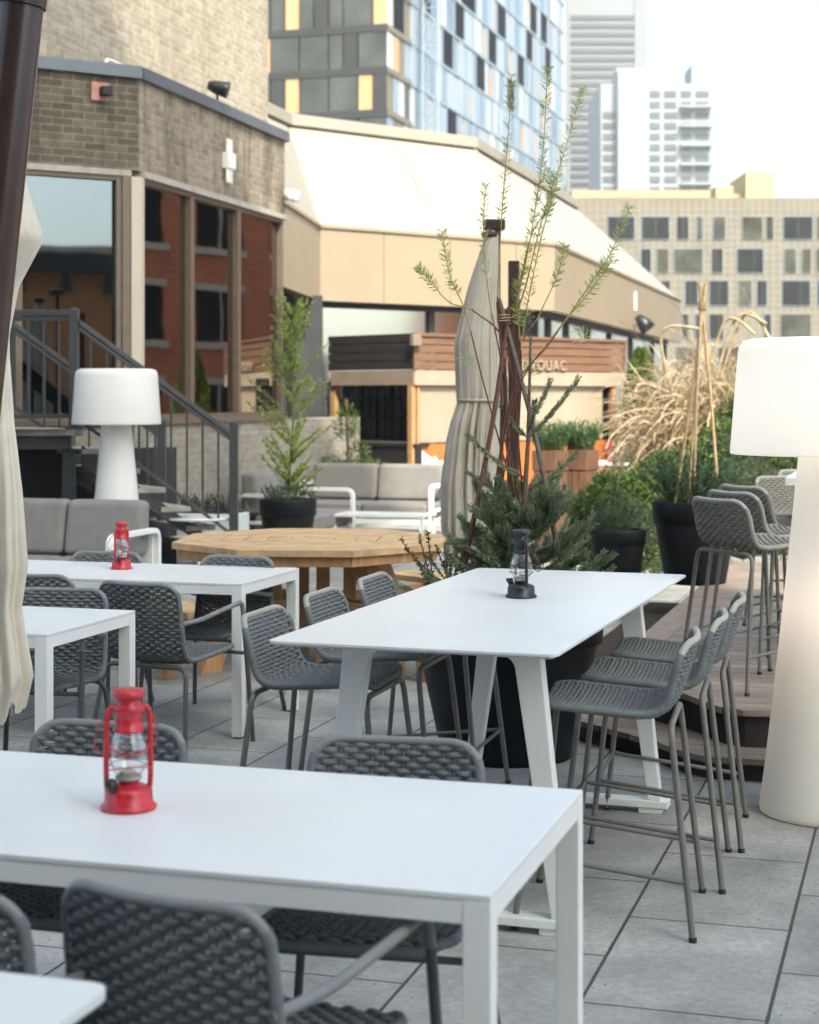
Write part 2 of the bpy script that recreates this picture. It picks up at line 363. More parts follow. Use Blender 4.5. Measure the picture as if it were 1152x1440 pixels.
# ------------------------------------------------------------------ ground and paving
def structure(name, mb, m, **k):
    o=mb.build(name,m,**k); o['kind']='structure'; return o
def pavingmat():
    m,nt,bs=new_mat('concrete_pavers')
    tc=N(nt,'ShaderNodeTexCoord')
    rt=N(nt,'ShaderNodeMapping',vector_type='TEXTURE'); rt.inputs['Rotation'].default_value=(0,0,math.radians(90-16.8))
    nt.links.new(tc.outputs['Object'],rt.inputs[0])
    mp=N(nt,'ShaderNodeMapping'); mp.inputs['Location'].default_value=(-6.506+.789*20,-.394+.495*40,0); nt.links.new(rt.outputs[0],mp.inputs[0])
    def brick(ms,c1,c2,mo):
        b=N(nt,'ShaderNodeTexBrick'); b.inputs['Scale'].default_value=1; b.inputs['Brick Width'].default_value=.789; b.inputs['Row Height'].default_value=.495
        b.inputs['Mortar Size'].default_value=ms; b.inputs['Mortar Smooth'].default_value=.25; b.inputs['Bias'].default_value=0
        b.inputs['Color1'].default_value=rgba(c1); b.inputs['Color2'].default_value=rgba(c2); b.inputs['Mortar'].default_value=rgba(mo)
        nt.links.new(mp.outputs[0],b.inputs['Vector']); return b
    b=brick(.0048,(.385,.38,.355),(.315,.315,.30),(.075,.072,.064))
    v=tc.outputs['Object']
    n1=noise(nt,v,2.2,6,.65); n2=noise(nt,v,38,4,.7); n3=noise(nt,v,.55,4,.6)
    col=mix(nt,1,b.outputs[0],ramp(nt,n1,(.68,.68,.68),(1.12,1.12,1.12),.3,.7),'MULTIPLY')
    col=mix(nt,1,col,ramp(nt,n2,(.84,.84,.84),(1.1,1.1,1.1),.35,.65),'MULTIPLY')
    col=mix(nt,1,col,ramp(nt,n3,(.8,.8,.8),(1.1,1.1,1.1),.35,.65),'MULTIPLY')
    # moss and crumbs in the long joints
    sx=N(nt,'ShaderNodeSeparateXYZ'); nt.links.new(mp.outputs[0],sx.inputs[0])
    dv=N(nt,'ShaderNodeMath',operation='DIVIDE'); dv.inputs[1].default_value=.495; nt.links.new(sx.outputs['Y'],dv.inputs[0])
    pp=N(nt,'ShaderNodeMath',operation='PINGPONG'); pp.inputs[1].default_value=.5; nt.links.new(dv.outputs[0],pp.inputs[0])
    ns=N(nt,'ShaderNodeMath',operation='MULTIPLY'); ns.inputs[1].default_value=.021; nt.links.new(n2,ns.inputs[0])
    lt=N(nt,'ShaderNodeMath',operation='LESS_THAN'); nt.links.new(pp.outputs[0],lt.inputs[0]); nt.links.new(ns.outputs[0],lt.inputs[1])
    col=mix(nt,lt.outputs[0],col,(.07,.068,.055))
    # small dark crumbs scattered
    vo=N(nt,'ShaderNodeTexVoronoi'); vo.inputs['Scale'].default_value=26; nt.links.new(v,vo.inputs['Vector'])
    g=N(nt,'ShaderNodeMath',operation='LESS_THAN'); g.inputs[1].default_value=.10; nt.links.new(vo.outputs['Distance'],g.inputs[0])
    g2=N(nt,'ShaderNodeMath',operation='GREATER_THAN'); g2.inputs[1].default_value=.52; nt.links.new(n1,g2.inputs[0])
    g3=N(nt,'ShaderNodeMath',operation='MULTIPLY'); nt.links.new(g.outputs[0],g3.inputs[0]); nt.links.new(g2.outputs[0],g3.inputs[1])
    col=mix(nt,g3.outputs[0],col,(.06,.055,.045))
    nt.links.new(col,bs.inputs['Base Color']); bs.inputs['Roughness'].default_value=.85; bs.inputs['Specular IOR Level'].default_value=.25
    inv=N(nt,'ShaderNodeInvert'); nt.links.new(mix(nt,.25,b.outputs['Fac'],n2),inv.inputs[1])
    bump(nt,bs,inv.outputs[0],.5,.008); return m
mb=MB(); mb.add([(-700,-700,-.02),(700,-700,-.02),(700,700,-.02),(-700,700,-.02)],[(0,1,2,3)])
structure('ground',mb,pm('asphalt',(.12,.12,.12),.95,.25,.5))
mb=MB(); mb.add([(-14,-6,0),(16,-6,0),(16,45,0),(-14,45,0)],[(0,1,2,3)])
structure('paving',mb,pavingmat())
# raised deck and its lower step
deck=[(.918,8.38),(1.264,7.82),(1.36,7.50),(1.45,7.42),(1.60,7.40),(5.0,6.4),(8,11),(3.2,14.2),(2.6,14.0)]
step=[(.62,8.55),(.80,8.06),(.943,7.83),(1.095,7.57),(1.17,7.38),(1.26,7.26),(1.50,7.19),(5.1,6.1),(5.2,6.6),(2.0,8.6),(1.1,8.9)]
def offs(poly,k):
    n=len(poly); out=[]
    for i in range(n):
        a=V((*poly[i-1],0)); b=V((*poly[i],0)); c=V((*poly[(i+1)%n],0))
        d1=(b-a).normalized(); d2=(c-b).normalized(); n1=V((-d1.y,d1.x,0)); n2=V((-d2.y,d2.x,0)); nn=(n1+n2)/(1+n1.dot(n2)); q=b+nn*k; out.append((q.x,q.y))
    return out
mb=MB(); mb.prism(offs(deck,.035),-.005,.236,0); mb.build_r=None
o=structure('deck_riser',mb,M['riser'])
mb=MB(); mb.prism(deck,.238,.268,0)
structure('deck',mb,M['deck'],bevel=.006)
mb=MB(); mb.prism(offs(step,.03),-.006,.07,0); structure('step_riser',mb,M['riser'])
mb=MB(); mb.prism(step,.072,.10,0); structure('deck_step',mb,M['deck'],bevel=.006)
# border boards of the deck: along its left edge
a0=V((.918,8.38,0)); dl=(V((2.6,14.0,0))-a0).normalized(); nl=V((dl.y,-dl.x,0))
mb=MB(); mb.obox(a0,dl,nl,.02,5.6,.2682,.2722,.02,.17); structure('deck_border',mb,M['deckedge'])
# sunken planting bed beside the deck
bed=[a0-nl*.02+dl*.25,a0-nl*.02+dl*5,a0-nl*.5+dl*5,a0-nl*.5+dl*.55]
mb=MB(); mb.prism([(p.x,p.y) for p in bed][::-1],-.004,.03,0); structure('planting_bed',mb,M['soil'])
# ------------------------------------------------------------------ woven chairs
def profile_sampler(pts):
    c=cr([(0,p[0],p[1]) for p in pts],10); L=[0]
    for i in range(1,len(c)): L.append(L[-1]+(c[i]-c[i-1]).length)
    def at(s):
        s=max(0,min(L[-1],s))
        for i in range(1,len(L)):
            if L[i]>=s:
                t=(s-L[i-1])/max(1e-9,L[i]-L[i-1]); p=c[i-1].lerp(c[i],t)
                tg=(c[min(i+1,len(c)-1)]-c[max(i-2,0)]).normalized()
                return p,tg,V((0,-tg.z,tg.y)) if False else V((0,tg.z*-1*-1,-tg.y)) 
        return c[-1],V((0,0,1)),V((0,1,0))
    return at,L[-1]
def woven(root, prof, w_front, w_back, s_split, rope, pitch=.0150, rr=.0074, hl=.026, r=.07, dish=.028, rail=None):
    at,Lt=profile_sampler(prof)
    def W(s):
        w=w_front+(w_back-w_front)*s/Lt
        e=min(s,Lt-s)
        if e<r: w-=r-math.sqrt(max(0,r*r-(r-e)**2))
        return w
    def pt(s,x):
        p,tg,nn=at(s)
        k=max(0,min(1,(s-s_split*.8)/(Lt-s_split)))
        q=V((x,p.y,p.z))+nn*(dish*(.35+.65*k)*(abs(x)/w_back)**2)
        return q,nn
    rows=int(Lt/pitch)
    mbs=[MB(),MB()]
    for i in range(1,rows+1):
        s=i*Lt/(rows+1); w=W(s)-.004; nseg=max(8,int(2*w/.0105)); pts=[]
        for j in range(nseg+1):
            x=-w+2*w*j/nseg; q,nn=pt(s,x)
            ph=math.pi*x/hl+(math.pi if i%2 else 0)
            pts.append(q+nn*.0078*math.sin(ph)+V((0,0,0)))
        mbs[0 if s<s_split else 1].tube(pts,rr,5,0,False)
    # warp cords hidden in the weave
    nw=int(2*w_back/hl)
    for j in range(-nw//2+1,nw//2):
        x=j*hl+hl*.5
        for k in (0,1):
            ss=[q for q in ([.012+(s_split-.012)*t/8 for t in range(9)] if k==0 else [s_split+(Lt-s_split-.012)*t/8 for t in range(9)]) if W(q)>abs(x)+.01]
            if len(ss)>1: mbs[k].tube([pt(q,x)[0] for q in ss],.005,4,0,False)
    mbs[0].build('seat',rope,root); mbs[1].build('backrest',rope,root)
    # wrapped frame: closed loop round the woven panel
    ns=44; se=Lt-r*.55; loop=[]; top=[]
    for k in range(ns+1): s=se*(1-k/ns); loop.append(pt(s,W(s))[0])
    for k in range(1,8): loop.append(pt(0,W(0)*(1-2*k/8))[0])
    for k in range(ns+1): s=se*k/ns; loop.append(pt(s,-W(s))[0])
    f=MB(); f.tube(loop,[.0125+.0009*math.sin(q*2.1) for q in range(len(loop))],8,0,True,True); f.build('wrapped_frame',rope,root)
    for k in range(9): s=se-.01+(Lt-se+.01)*k/8; top.append(pt(s,-W(s))[0])
    for k in range(1,12): top.append(pt(Lt,-W(Lt)*(1-2*k/12))[0])
    for k in range(8,-1,-1): s=se-.01+(Lt-se+.01)*k/8; top.append(pt(s,W(s))[0])
    f=MB(); f.tube(top,.0112,9); f.build('top_rail',rail,root)
    return pt,W,Lt
def stool(label, loc, rz, group, rope, metal, accent):
    t=thing('counter_stool',label,'stool',loc,rz,group)
    prof=[(.205,.662),(.19,.672),(.05,.662),(-.10,.652),(-.165,.660),(-.20,.695),(-.220,.745),(-.245,.82),(-.263,.876)]
    woven(t,prof,.215,.206,.40,rope,rail=accent)
    R=.0105
    for y,yb,zt in ((.275,.205,.638),(-.265,-.195,.632)):
        for sx in (-1,1):
            m=MB(); m.tube(fillet([(sx*.262,y,0),(sx*.212,yb,zt),(0.0,yb,zt)],.05,7),R,9); lg=m.build('leg',metal,t)
            m=MB(); m.tube([(sx*.2625,y+.0003,-.001),(sx*.2605,y*.995,.014)],.0125,9); m.build('foot_cap',M['black'],lg)
    m=MB(); k=.262-.05*.3
    q=lambda y,yb,z,zt,sx: V((sx*(.262-.05*z/zt),y+(yb-y)*z/zt,z))
    for sx in (-1,1): m.tube([q(.275,.205,.23,.638,sx),q(-.265,-.195,.17,.632,sx)],.0075,8)
    m.tube([q(.275,.205,.23,.638,-1),q(.275,.205,.23,.638,1)],.0075,8)
    m.build('footrest',metal,t)
    return t
def armchair(label, loc, rz, group, rope, metal):
    t=thing('armchair',label,'chair',loc,rz,group)
    prof=[(.225,.437),(.205,.447),(.06,.436),(-.12,.424),(-.19,.432),(-.228,.468),(-.248,.54),(-.272,.66),(-.296,.785)]
    woven(t,prof,.225,.208,.43,rope,rail=M['armrail'])
    R=.0115
    for sx in (-1,1):
        m=MB(); m.tube(fillet([(sx*.262,-.285,0),(sx*.215,-.205,.408),(0,-.205,.408)],.05,7),R,9); m.build('leg',metal,t)
        m=MB(); m.tube([(sx*.285,.275,0),(sx*.268,.215,.60)],R,9); m.build('leg',metal,t)
        m=MB(); m.tube(fillet([(sx*.268,.215,.60),(sx*.2655,.205,.668),(sx*.262,.06,.650),(sx*.240,-.12,.618),(sx*.206,-.250,.608)],.045,8),R,9); m.build('armrest',M['armrail'],t)
    m=MB(); m.tube([(-.268,.22,.425),(.268,.22,.425)],.009,8); m.build('seat_bar',metal,t)
    return t
G_ST='woven counter stools'; G_AC='woven armchairs'
st0=stool('grey woven stool nearest the viewer on the right side of the counter table',(0,0,0),0,G_ST,M['rope'],M['metal'],M['weld'])
ac0=armchair('large dark woven armchair nearest the viewer, its back against the near white table edge',(0,0,0),0,G_AC,M['rope'],M['darkmetal'])
def chair_from(rear_mid, dirv, label, src, group=None, z=0, first=False, back=.29):
    d=V((dirv[0],dirv[1],0)).normalized(); loc=V((rear_mid[0],rear_mid[1],0))+d*back; loc.z=z
    if first:
        src.location=loc; src.rotation_euler=(0,0,face(d)); return src
    return dup(src,loc,face(d),label,group)
# counter stools, right side of the tall table
fr=V((-.97,.22,0))
chair_from((.905,5.355),fr,None,st0,first=True,back=.265)
chair_from((1.085,5.855),fr,'middle woven stool of the three on the right side of the counter table',st0,back=.265)
chair_from((1.246,6.36),fr,'farthest woven stool on the right side of the counter table, by the deck step',st0,back=.265)
fl=V((.96,-.28,0))
# left side: placed by the rear foot positions
chair_from((-.535,5.95),fl,'woven stool nearest the viewer on the left side of the counter table',st0,back=.265)
chair_from((-.36,6.53),fl,'middle woven stool on the left side of the counter table',st0,back=.265)
chair_from((-.175,7.10),fl,'farthest woven stool on the left side of the counter table, mostly hidden',st0,back=.265)
# deck stools: lighter copy of the same design
ds0=stool('woven deck stool nearest the viewer, beside the tall white lamp',(0,0,0),0,'woven stools on the deck',M['ropelight'],M['metal'],M['weld'])
fd=V((.90,.44,0)); DZ=.268
chair_from((1.42,8.0),fd,None,ds0,first=True,z=DZ,back=.265)
chair_from((1.60,8.60),fd,'second woven deck stool in the row running back from the white lamp',ds0,z=DZ,back=.265)
chair_from((1.76,9.15),fd,'third woven deck stool in the row running back from the white lamp',ds0,z=DZ,back=.265)
chair_from((2.22,10.3),V((.5,-.86,0)),'woven deck stool behind the end of the deck table',ds0,z=DZ,back=.265)
chair_from((2.55,11.2),V((.5,-.86,0)),'farthest woven deck stool, only its back top showing beside the white lamp',ds0,z=DZ,back=.265)
# dining armchairs
chair_from((-.43,2.87),(.46,.89),None,ac0,first=True)
chair_from((-.855,2.93),(.40,.92),'armchair cut by the left frame edge, beside the large near armchair',ac0)
b=P(560,1042,.785); chair_from((b.x,b.y),(-.20,-.98),'armchair beyond the near table, its back top showing right of the red lantern',ac0)
b=P(160,1020,.785); chair_from((b.x,b.y),(-.28,-.96),'armchair beyond the near table, its back top showing behind the red lantern',ac0)
b=P(190,822,.785); chair_from((b.x,b.y),(.42,.91),'armchair with its back to the viewer, left of the middle table leg',ac0)
b=P(88,830,.785); chair_from((b.x,b.y),(-.15,-.99),'armchair on the far side of the short white table, its seat towards the viewer',ac0)
b=P(42,810,.785); chair_from((b.x,b.y),(.30,.95),'armchair just right of the cream parasol cloth, before the middle table',ac0)
b=P(337,784,.785); chair_from((b.x,b.y),(-.35,-.94),'armchair beyond the right end of the middle white table, before the octagonal table',ac0)
b=P(153,778,.785); chair_from((b.x,b.y),(-.30,-.95),'armchair top showing just behind the small red lantern on the middle table',ac0)
# ------------------------------------------------------------------ white tables
def dining_table(label, corner, width, length, h=.74):
    """corner: right-front corner; runs length along -E2 and width along E1"""
    t=thing('dining_table',label,'table',(corner[0],corner[1],0),math.atan2(E2.y,E2.x),'white dining tables')
    L=.052
    m=MB(); m.box((-length,0,h-.012),(0,width,h)); m.build('tabletop',M['whitetop'],t,bevel=.002)
    m=MB()
    for y0 in (.002,width-.032): m.box((-length+L,y0,h-.056),(-L,y0+.03,h-.0125))
    for x0 in (-length+.002,-.032): m.box((x0,L,h-.056),(x0+.03,width-L,h-.0125))
    m.build('apron',M['white'],t,bevel=.0015)
    for x0 in (-length,-L):
        for y0 in (0,width-L):
            m=MB(); m.box((x0,y0,.008),(x0+L,y0+L,h-.0125)); lg=m.build('leg',M['white'],t,bevel=.002)
            m=MB(); m.box((x0+.008,y0+.008,0),(x0+L-.008,y0+L-.008,.0078)); m.build('glide',M['black'],lg)
    return t
c=P(690,1260,.74); dining_table('large white dining table nearest the viewer, with the big red lantern',(c.x,c.y),.86,2.4)
c=P(340,821,.74); dining_table('white dining table in the middle distance under the small red lantern',(c.x,c.y),.78,2.2)
c=P(66,892,.74); dining_table('short white table beside the cream parasol, no lantern on it',(c.x,c.y),.75,1.6)
# corner of a rounded table at lower left
c=P(160,1384,.74)
t=thing('rounded_table','white table with a rounded corner at the bottom left of the photo','table',(c.x,c.y,0),math.atan2(E2.y,E2.x))
m=MB(); m.prism(rrect(1.4,.8,.035,6,-.7,-.4),.722,.74); m.build('tabletop',M['whitetop'],t,bevel=.004)
for x0 in (-.12,-1.28):
    for y0 in (-.12,-.68):
        m=MB(); m.tube([(x0,y0,0),(x0,y0,.7215)],.022,12); m.build('leg',M['white'],t)
# counter table
NR=P(783,921,.9); FRc=P(966,808,.9); NL=P(363,905,.9); 
ld=(FRc-NR); LL=ld.length; ld.normalize(); wd=V((ld.y,-ld.x,0)); WW=abs((NR-NL).dot(wd))
ctr=NR-wd*WW/2+ld*LL/2
t=thing('counter_table','tall white counter table with splayed legs and a black lantern on top','table',(ctr.x,ctr.y,0),math.atan2(wd.y,wd.x))
m=MB(); m.prism(rrect(WW-.03,LL-.03,.02,5),.884,.8905); m.prism(rrect(WW,LL,.03,5),.891,.90); m.build('tabletop',M['whitetop'],t,bevel=.0025)
m=MB()
for x in (-.25,.21): m.box((x,-LL/2+.37,.845),(x+.04,LL/2-.37,.8835))
m.build('rail',M['white'],t,bevel=.002)
for sy in (-1,1):
    y0=sy*(LL/2-.345)
    def leg_poly(sx):
        o=[]   # outline in x,z
        to,bo=.315,.402
        arc=[]
        for k in range(9):
            a=math.radians(90*k/8); arc.append((to-.075-.06+.06*math.cos(a)*1.0, .795+.05*math.sin(a)))
        o=[(bo,.05),(to,.8835),(to-.135-.02,.8835)]+[(to-.155,.845)]+[(x,z) for x,z in arc[::-1]]+[(bo-.05,.05)]
        return [(sx*x,z) for x,z in o]
    for sx in (-1,1):
        m=MB(); po=leg_poly(sx); n=len(po); hw=.027
        vs=[(x,y0-hw,z) for x,z in po]+[(x,y0+hw,z) for x,z in po]
        fs=[(i,(i+1)%n,(i+1)%n+n,i+n) for i in range(n)]+[tuple(range(n-1,-1,-1)),tuple(range(n,2*n))]
        if sx<0: fs=[f[::-1] for f in fs]
        m.add(vs,fs); m.build('leg',M['white'],t,bevel=.004,angle=50)
    m=MB(); m.box((-.155,y0-.026,.846),(.155,y0+.026,.8833)); m.build('crossbeam',M['white'],t,bevel=.002)
    m=MB(); m.box((-.43,y0-.04,.022),(.43,y0+.04,.0495)); fb=m.build('foot_bar',M['white'],t,bevel=.003)
    m=MB()
    for sx in (-1,1): m.box((sx*.36-.045,y0-.032,0),(sx*.36+.045,y0+.032,.0215))
    m.build('foot_pad',M['white'],fb,bevel=.002)
# deck table (mostly behind the lamp)
c=D(1104,671,8.9)
t=thing('deck_table','pale counter table on the deck, half hidden behind the big white lamp','table',(c.x,c.y,.268),math.atan2(E2.y,E2.x))
H=c.z-.268
m=MB(); m.box((0,0,H-.045),(1.5,.75,H)); m.build('tabletop',M['offwhite'],t,bevel=.004)
for x in (.28,1.2):
    for y in (.06,.63):
        m=MB(); m.box((x,y,0),(x+.05,y+.05,H-.0455)); m.build('leg',M['white'],t,bevel=.003)
# ------------------------------------------------------------------ lanterns
def lantern(label, loc, rz, body, h=.25, group='table lanterns'):
    k=h/.25
    t=thing('hurricane_lantern',label,'lantern',loc,rz,group); s=lambda pr:[(r*k,z*k) for r,z in pr]
    m=MB(); m.lathe(s([(0,0),(.056,0),(.058,.004),(.056,.009),(.050,.012),(.049,.036),(.046,.043),(.034,.049),(.022,.052),(.02,.060),(0,.061)]),seg=36); base=m.build('fuel_tank',body,t)
    m=MB(); m.tube([(-.036*k,-.022*k,.045*k),(-.044*k,-.028*k,.064*k)],.011*k,12); m.lathe(s([(0,.070),(.013,.070),(.013,.060)]),(-.042*k,-.027*k,-.004*k),12); m.build('filler_cap',M['blackenamel'],base)
    m=MB(); m.lathe(s([(.0,.060),(.026,.0605),(.028,.067),(.014,.078),(.006,.082),(0,.083)]),seg=24); m.build('burner',M['weld'],t)
    m=MB(); m.lathe(s([(.024,.068),(.030,.076),(.038,.093),(.041,.110),(.038,.130),(.031,.148),(.026,.160)]),seg=32); m.build('glass_globe',M['glass'],t)
    m=MB(); m.lathe(s([(.027,.158),(.032,.160),(.032,.166),(.028,.168),(.027,.198),(.034,.202),(.034,.213),(.025,.216),(.025,.229),(.034,.232),(.0345,.240),(.029,.2465),(.008,.249),(0,.2495)]),seg=32); m.build('chimney_hood',body,t)
    for sx in (-1,1):
        m=MB(); m.tube([V(p)*k for p in cr([(sx*.042,0,.030),(sx*.0455,0,.06),(sx*.046,0,.12),(sx*.044,0,.188),(sx*.038,0,.207),(sx*.022,0,.212)],6)],.0058*k,9); m.build('side_tube',body,t)
    m=MB()
    for dy in (-.040,.040):
        m.tube([V(p)*k for p in cr([(-.050,0,.082),(-.02,dy*.95,.092),(.02,dy*.95,.092),(.050,0,.082)],6)],.0016*k,5)
        m.tube([V(p)*k for p in cr([(-.049,0,.135),(-.02,dy*.95,.120),(.02,dy*.95,.120),(.049,0,.135)],6)],.0016*k,5)
    m.build('globe_guard',body,t)
    m=MB(); m.tube([V(p)*k for p in cr([(.050,.0,.188),(.062,.02,.16),(.058,.05,.118),(.0,.068,.092),(-.058,.05,.118),(-.062,.02,.16),(-.050,.0,.188)],7)],.0019*k,5); m.build('bail_handle',body,t)
    return t
c=P(181,1137,.74); lantern('red hurricane lantern on the near white table, large and out of focus',(c.x,c.y,.74),.35,M['red'],.262)
c=P(171,800,.74); lantern('small red hurricane lantern on the middle white table',(c.x,c.y,.74),.9,M['red'],.245)
c=P(733,840,.9); lantern('black hurricane lantern with clear globe on the counter table',(c.x,c.y,.9),-1.2,M['blackenamel'],.25)
# ------------------------------------------------------------------ big lamps
def floor_lamp(label, loc, lit, sc=1.0):
    t=thing('floor_lamp',label,'lamp',loc,0,'giant white floor lamps')
    m=MB(); pr=[(.27,0),(.286,.004),(.2885,.02),(.285,.05)]
    for k in range(1,17):
        z=.05+1.37*k/16; pr.append((.285-.150*(k/16)**.9,z))
    m.lathe(pr,seg=64); m.build('pole',M['lamp'],t)
    m=MB(); m.lathe([(.12,1.425),(.397,1.405),(.401,1.408),(.402,1.414),(.372,1.80),(.366,1.83),(.348,1.851),(.32,1.858),(0,1.862)],seg=64); m.build('lamp_shade',M['lamp'],t)
    t.scale=(sc,sc,1)
    for zl,kl in (((.80,.32),(1.62,.8)) if lit else ()):
        ld=bpy.data.lights.new('bulb','POINT'); ld.energy=lit*kl; ld.color=(1,.8,.62) if zl<1 else (1,.95,.89); ld.shadow_soft_size=.06
        lo=bpy.data.objects.new('bulb',ld); COL.objects.link(lo); lo.parent=t; lo.location=(0,0,zl)
    return t
floor_lamp('giant white floor lamp at the right edge of the photo, cut by the frame',(XU(1173,6.7),6.7,0),2.2)
floor_lamp('giant white floor lamp standing behind the left sofa, before the stairs',(XU(164,13.95),13.95,0),0,.90)
# ------------------------------------------------------------------ parasols
def cloth(mb, rings, folds, amp, cx=0, cy=0, seg=96, seed=0, taper=1.0):
    """closed-parasol cloth: rings of (z, radius, dx, dy); pleats of depth amp"""
    rnd=random.Random(seed); ph=[rnd.uniform(0,6.28) for _ in range(4)]
    vs=[]; n=len(rings)
    for i,(z,r,dx,dy) in enumerate(rings):
        t=i/(n-1)
        for k in range(seg):
            a=2*math.pi*k/seg
            th=folds*a+ph[0]+.9*math.sin(2*a+ph[1])+.8*math.sin(2.2*t+ph[2])
            dd_=(.55+.45*math.sin(3*a+ph[1]+5*t)+.35*math.sin(2*a+ph[3]-9*t)); w=1+amp*dd_*(.25+.75*min(1,t*1.6))*((1-abs(math.sin(th*.5))*2)*.8+.35*math.sin((folds*2-3)*a+ph[2]+2*t)+.2*math.sin((folds*3+1)*a+ph[3]-3*t))
            vs.append((cx+dx+r*w*math.cos(a),cy+dy+r*w*math.sin(a),z+ (.03*t**6*(math.sin(th)+.6*math.sin(3*a+ph[0])))))
    fs=[]
    for i in range(n-1):
        for k in range(seg): fs.append((i*seg+k,i*seg+(k+1)%seg,(i+1)*seg+(k+1)%seg,(i+1)*seg+k))
    mb.add(vs,fs,0,True)
def ringpath(keys,n=60):
    keys=[V((k[0],k[1],k[2])) if False else k for k in keys]; out=[]
    for i in range(n):
        t=i/(n-1)*(len(keys)-1); j=min(int(t),len(keys)-2); f=t-j; f=f*f*(3-2*f) if False else f
        out.append(tuple(keys[j][q]*(1-f)+keys[j+1][q]*f for q in range(4)))
    return out
# closed parasol in the middle
Y0=12.3; bx=XU(672,Y0)
t=thing('closed_parasol','closed greige parasol on a brown mast behind the spruce pot','parasol',(bx,Y0,0))
def Z(v,Y): return EYE-(v-HZ)*Y/F
px=12.3/F
m=MB(); cloth(m,ringpath([(Z(330,Y0),.045,20*px,0),(Z(400,Y0),.105,9*px,0),(Z(480,Y0),.155,0,0),(Z(555,Y0),.150,1*px,0),(Z(566,Y0),.150,1*px,0),(Z(592,Y0),.180,-3*px,0),(Z(620,Y0),.195,-6*px,0),(Z(680,Y0),.215,-9*px,0),(Z(740,Y0),.215,-8*px,0),(Z(790,Y0),.20,-6*px,0)],110),15,.15,seg=300,seed=3)
m.build('canopy_cloth',M['canvasgrey'],t)
m=MB(); m.tube([(3*px+math.cos(a)*.158,math.sin(a)*.158,Z(563,Y0)) for a in [i*math.pi/16 for i in range(32)]],.012,6,closed=True); m.build('tie_strap',M['canvasgrey'],t)
m=MB(); m.lathe([(0,Z(324,Y0)),(.06,Z(327,Y0)),(.058,Z(334,Y0)),(0,Z(335,Y0))],(17*px,0,0),20); m.build('crown_cap',M['black'],t)
m=MB(); m.tube([(30*px,.22,0),(30*px,.22,Z(308,Y0))],.022,12); m.build('mast',M['brownpole'],t)
m=MB(); m.box((10*px,.17,Z(320,Y0)),(41*px,.27,Z(304,Y0))); m.build('arm_bracket',M['brownpole'],t,bevel=.015,seg=3)
m=MB(); m.box((48*px,.40,0),(64*px,.50,Z(360,Y0))); m.build('side_post',M['brownpole'],t,bevel=.008)
# leaning cantilever mast and cream cloth at left
Y1=5.6
t=thing('cantilever_parasol','closed cream parasol with a leaning brown mast at the left frame edge','parasol',(XU(-5,Y1),Y1,0)); q1=Y1/F; ox=-5
m=MB(); cloth(m,ringpath([(Z(205,Y1),.05,0,.1),(Z(265,Y1),.085,0,.1),(Z(330,Y1),.135,-4*q1,.1),(Z(400,Y1),.07,-12*q1,.1),(Z(470,Y1),.045,-14*q1,.1),(Z(500,Y1),.05,-16*q1,.1),(Z(600,Y1),.055,-10*q1,.1),(Z(690,Y1),.085,-10*q1,.1),(Z(800,Y1),.105,-12*q1,.1),(Z(860,Y1),.09,-14*q1,.1),(Z(960,Y1),.115,-8*q1,.1),(Z(1000,Y1),.105,-16*q1,.1)],90),8,.2,seg=200,seed=8)
m.build('canopy_cloth',M['canvas'],t)
m=MB(); m.tube([(XU(14,5.25)-XU(-5,Y1),-.35,Z(-260,5.25)),(XU(-6,5.25)-XU(-5,Y1),-.35,Z(0,5.25)) if False else (XU(38,5.25)-XU(-5,Y1),-.35,Z(-60,5.25)),(XU(-15,5.25)-XU(-5,Y1),-.35,Z(430,5.25)),(XU(-95,5.25)-XU(-5,Y1),-.35,Z(1200,5.25)),(XU(-120,5.25)-XU(-5,Y1),-.35,0)],.068,20); m.build('mast',M['brownpole'],t)
m=MB(); p0=V((XU(34.5,5.25)-XU(-5,Y1),-.35,Z(-30,5.25))); p1=V((XU(29.5,5.25)-XU(-5,Y1),-.35,Z(9,5.25))); m.tube([p0,p1],.078,20); m.build('mast_collar',M['brownpole'],t)
# ------------------------------------------------------------------ plants
def rnd_dir(zmin=-1):
    while True:
        d=V((random.gauss(0,1),random.gauss(0,1),random.gauss(0,1)))
        if d.length>1e-3:
            d.normalize()
            if d.z>=zmin: return d
def pot(label, loc, rt, rb, h, rim=.13, group='round black planters'):
    t=thing('planter_pot',label,'planter',loc,0,group)
    m=MB(); m.lathe([(rb*.97,0),(rb,.006),(rt*.93,h*(1-rim*1.4)),(rt*.935,h*(1-rim*1.35)),(rt*.985,h*(1-rim*1.3)),(rt,h-.012),(rt*.995,h-.003),(rt*.98,h),(rt*.93,h-.004),(rt*.92,h-.06)],seg=56); m.build('shell',M['pot'],t)
    m=MB(); m.lathe([(rt*.925,h-.05),(rt*.5,h-.035),(0,h-.03)],seg=32); m.build('soil',M['soil'],t)
    return t
BP=V((.445,7.78,0)); BH=.66
pot('largest black round planter, holding the spruce beyond the counter table',BP,.44,.30,BH,.16)
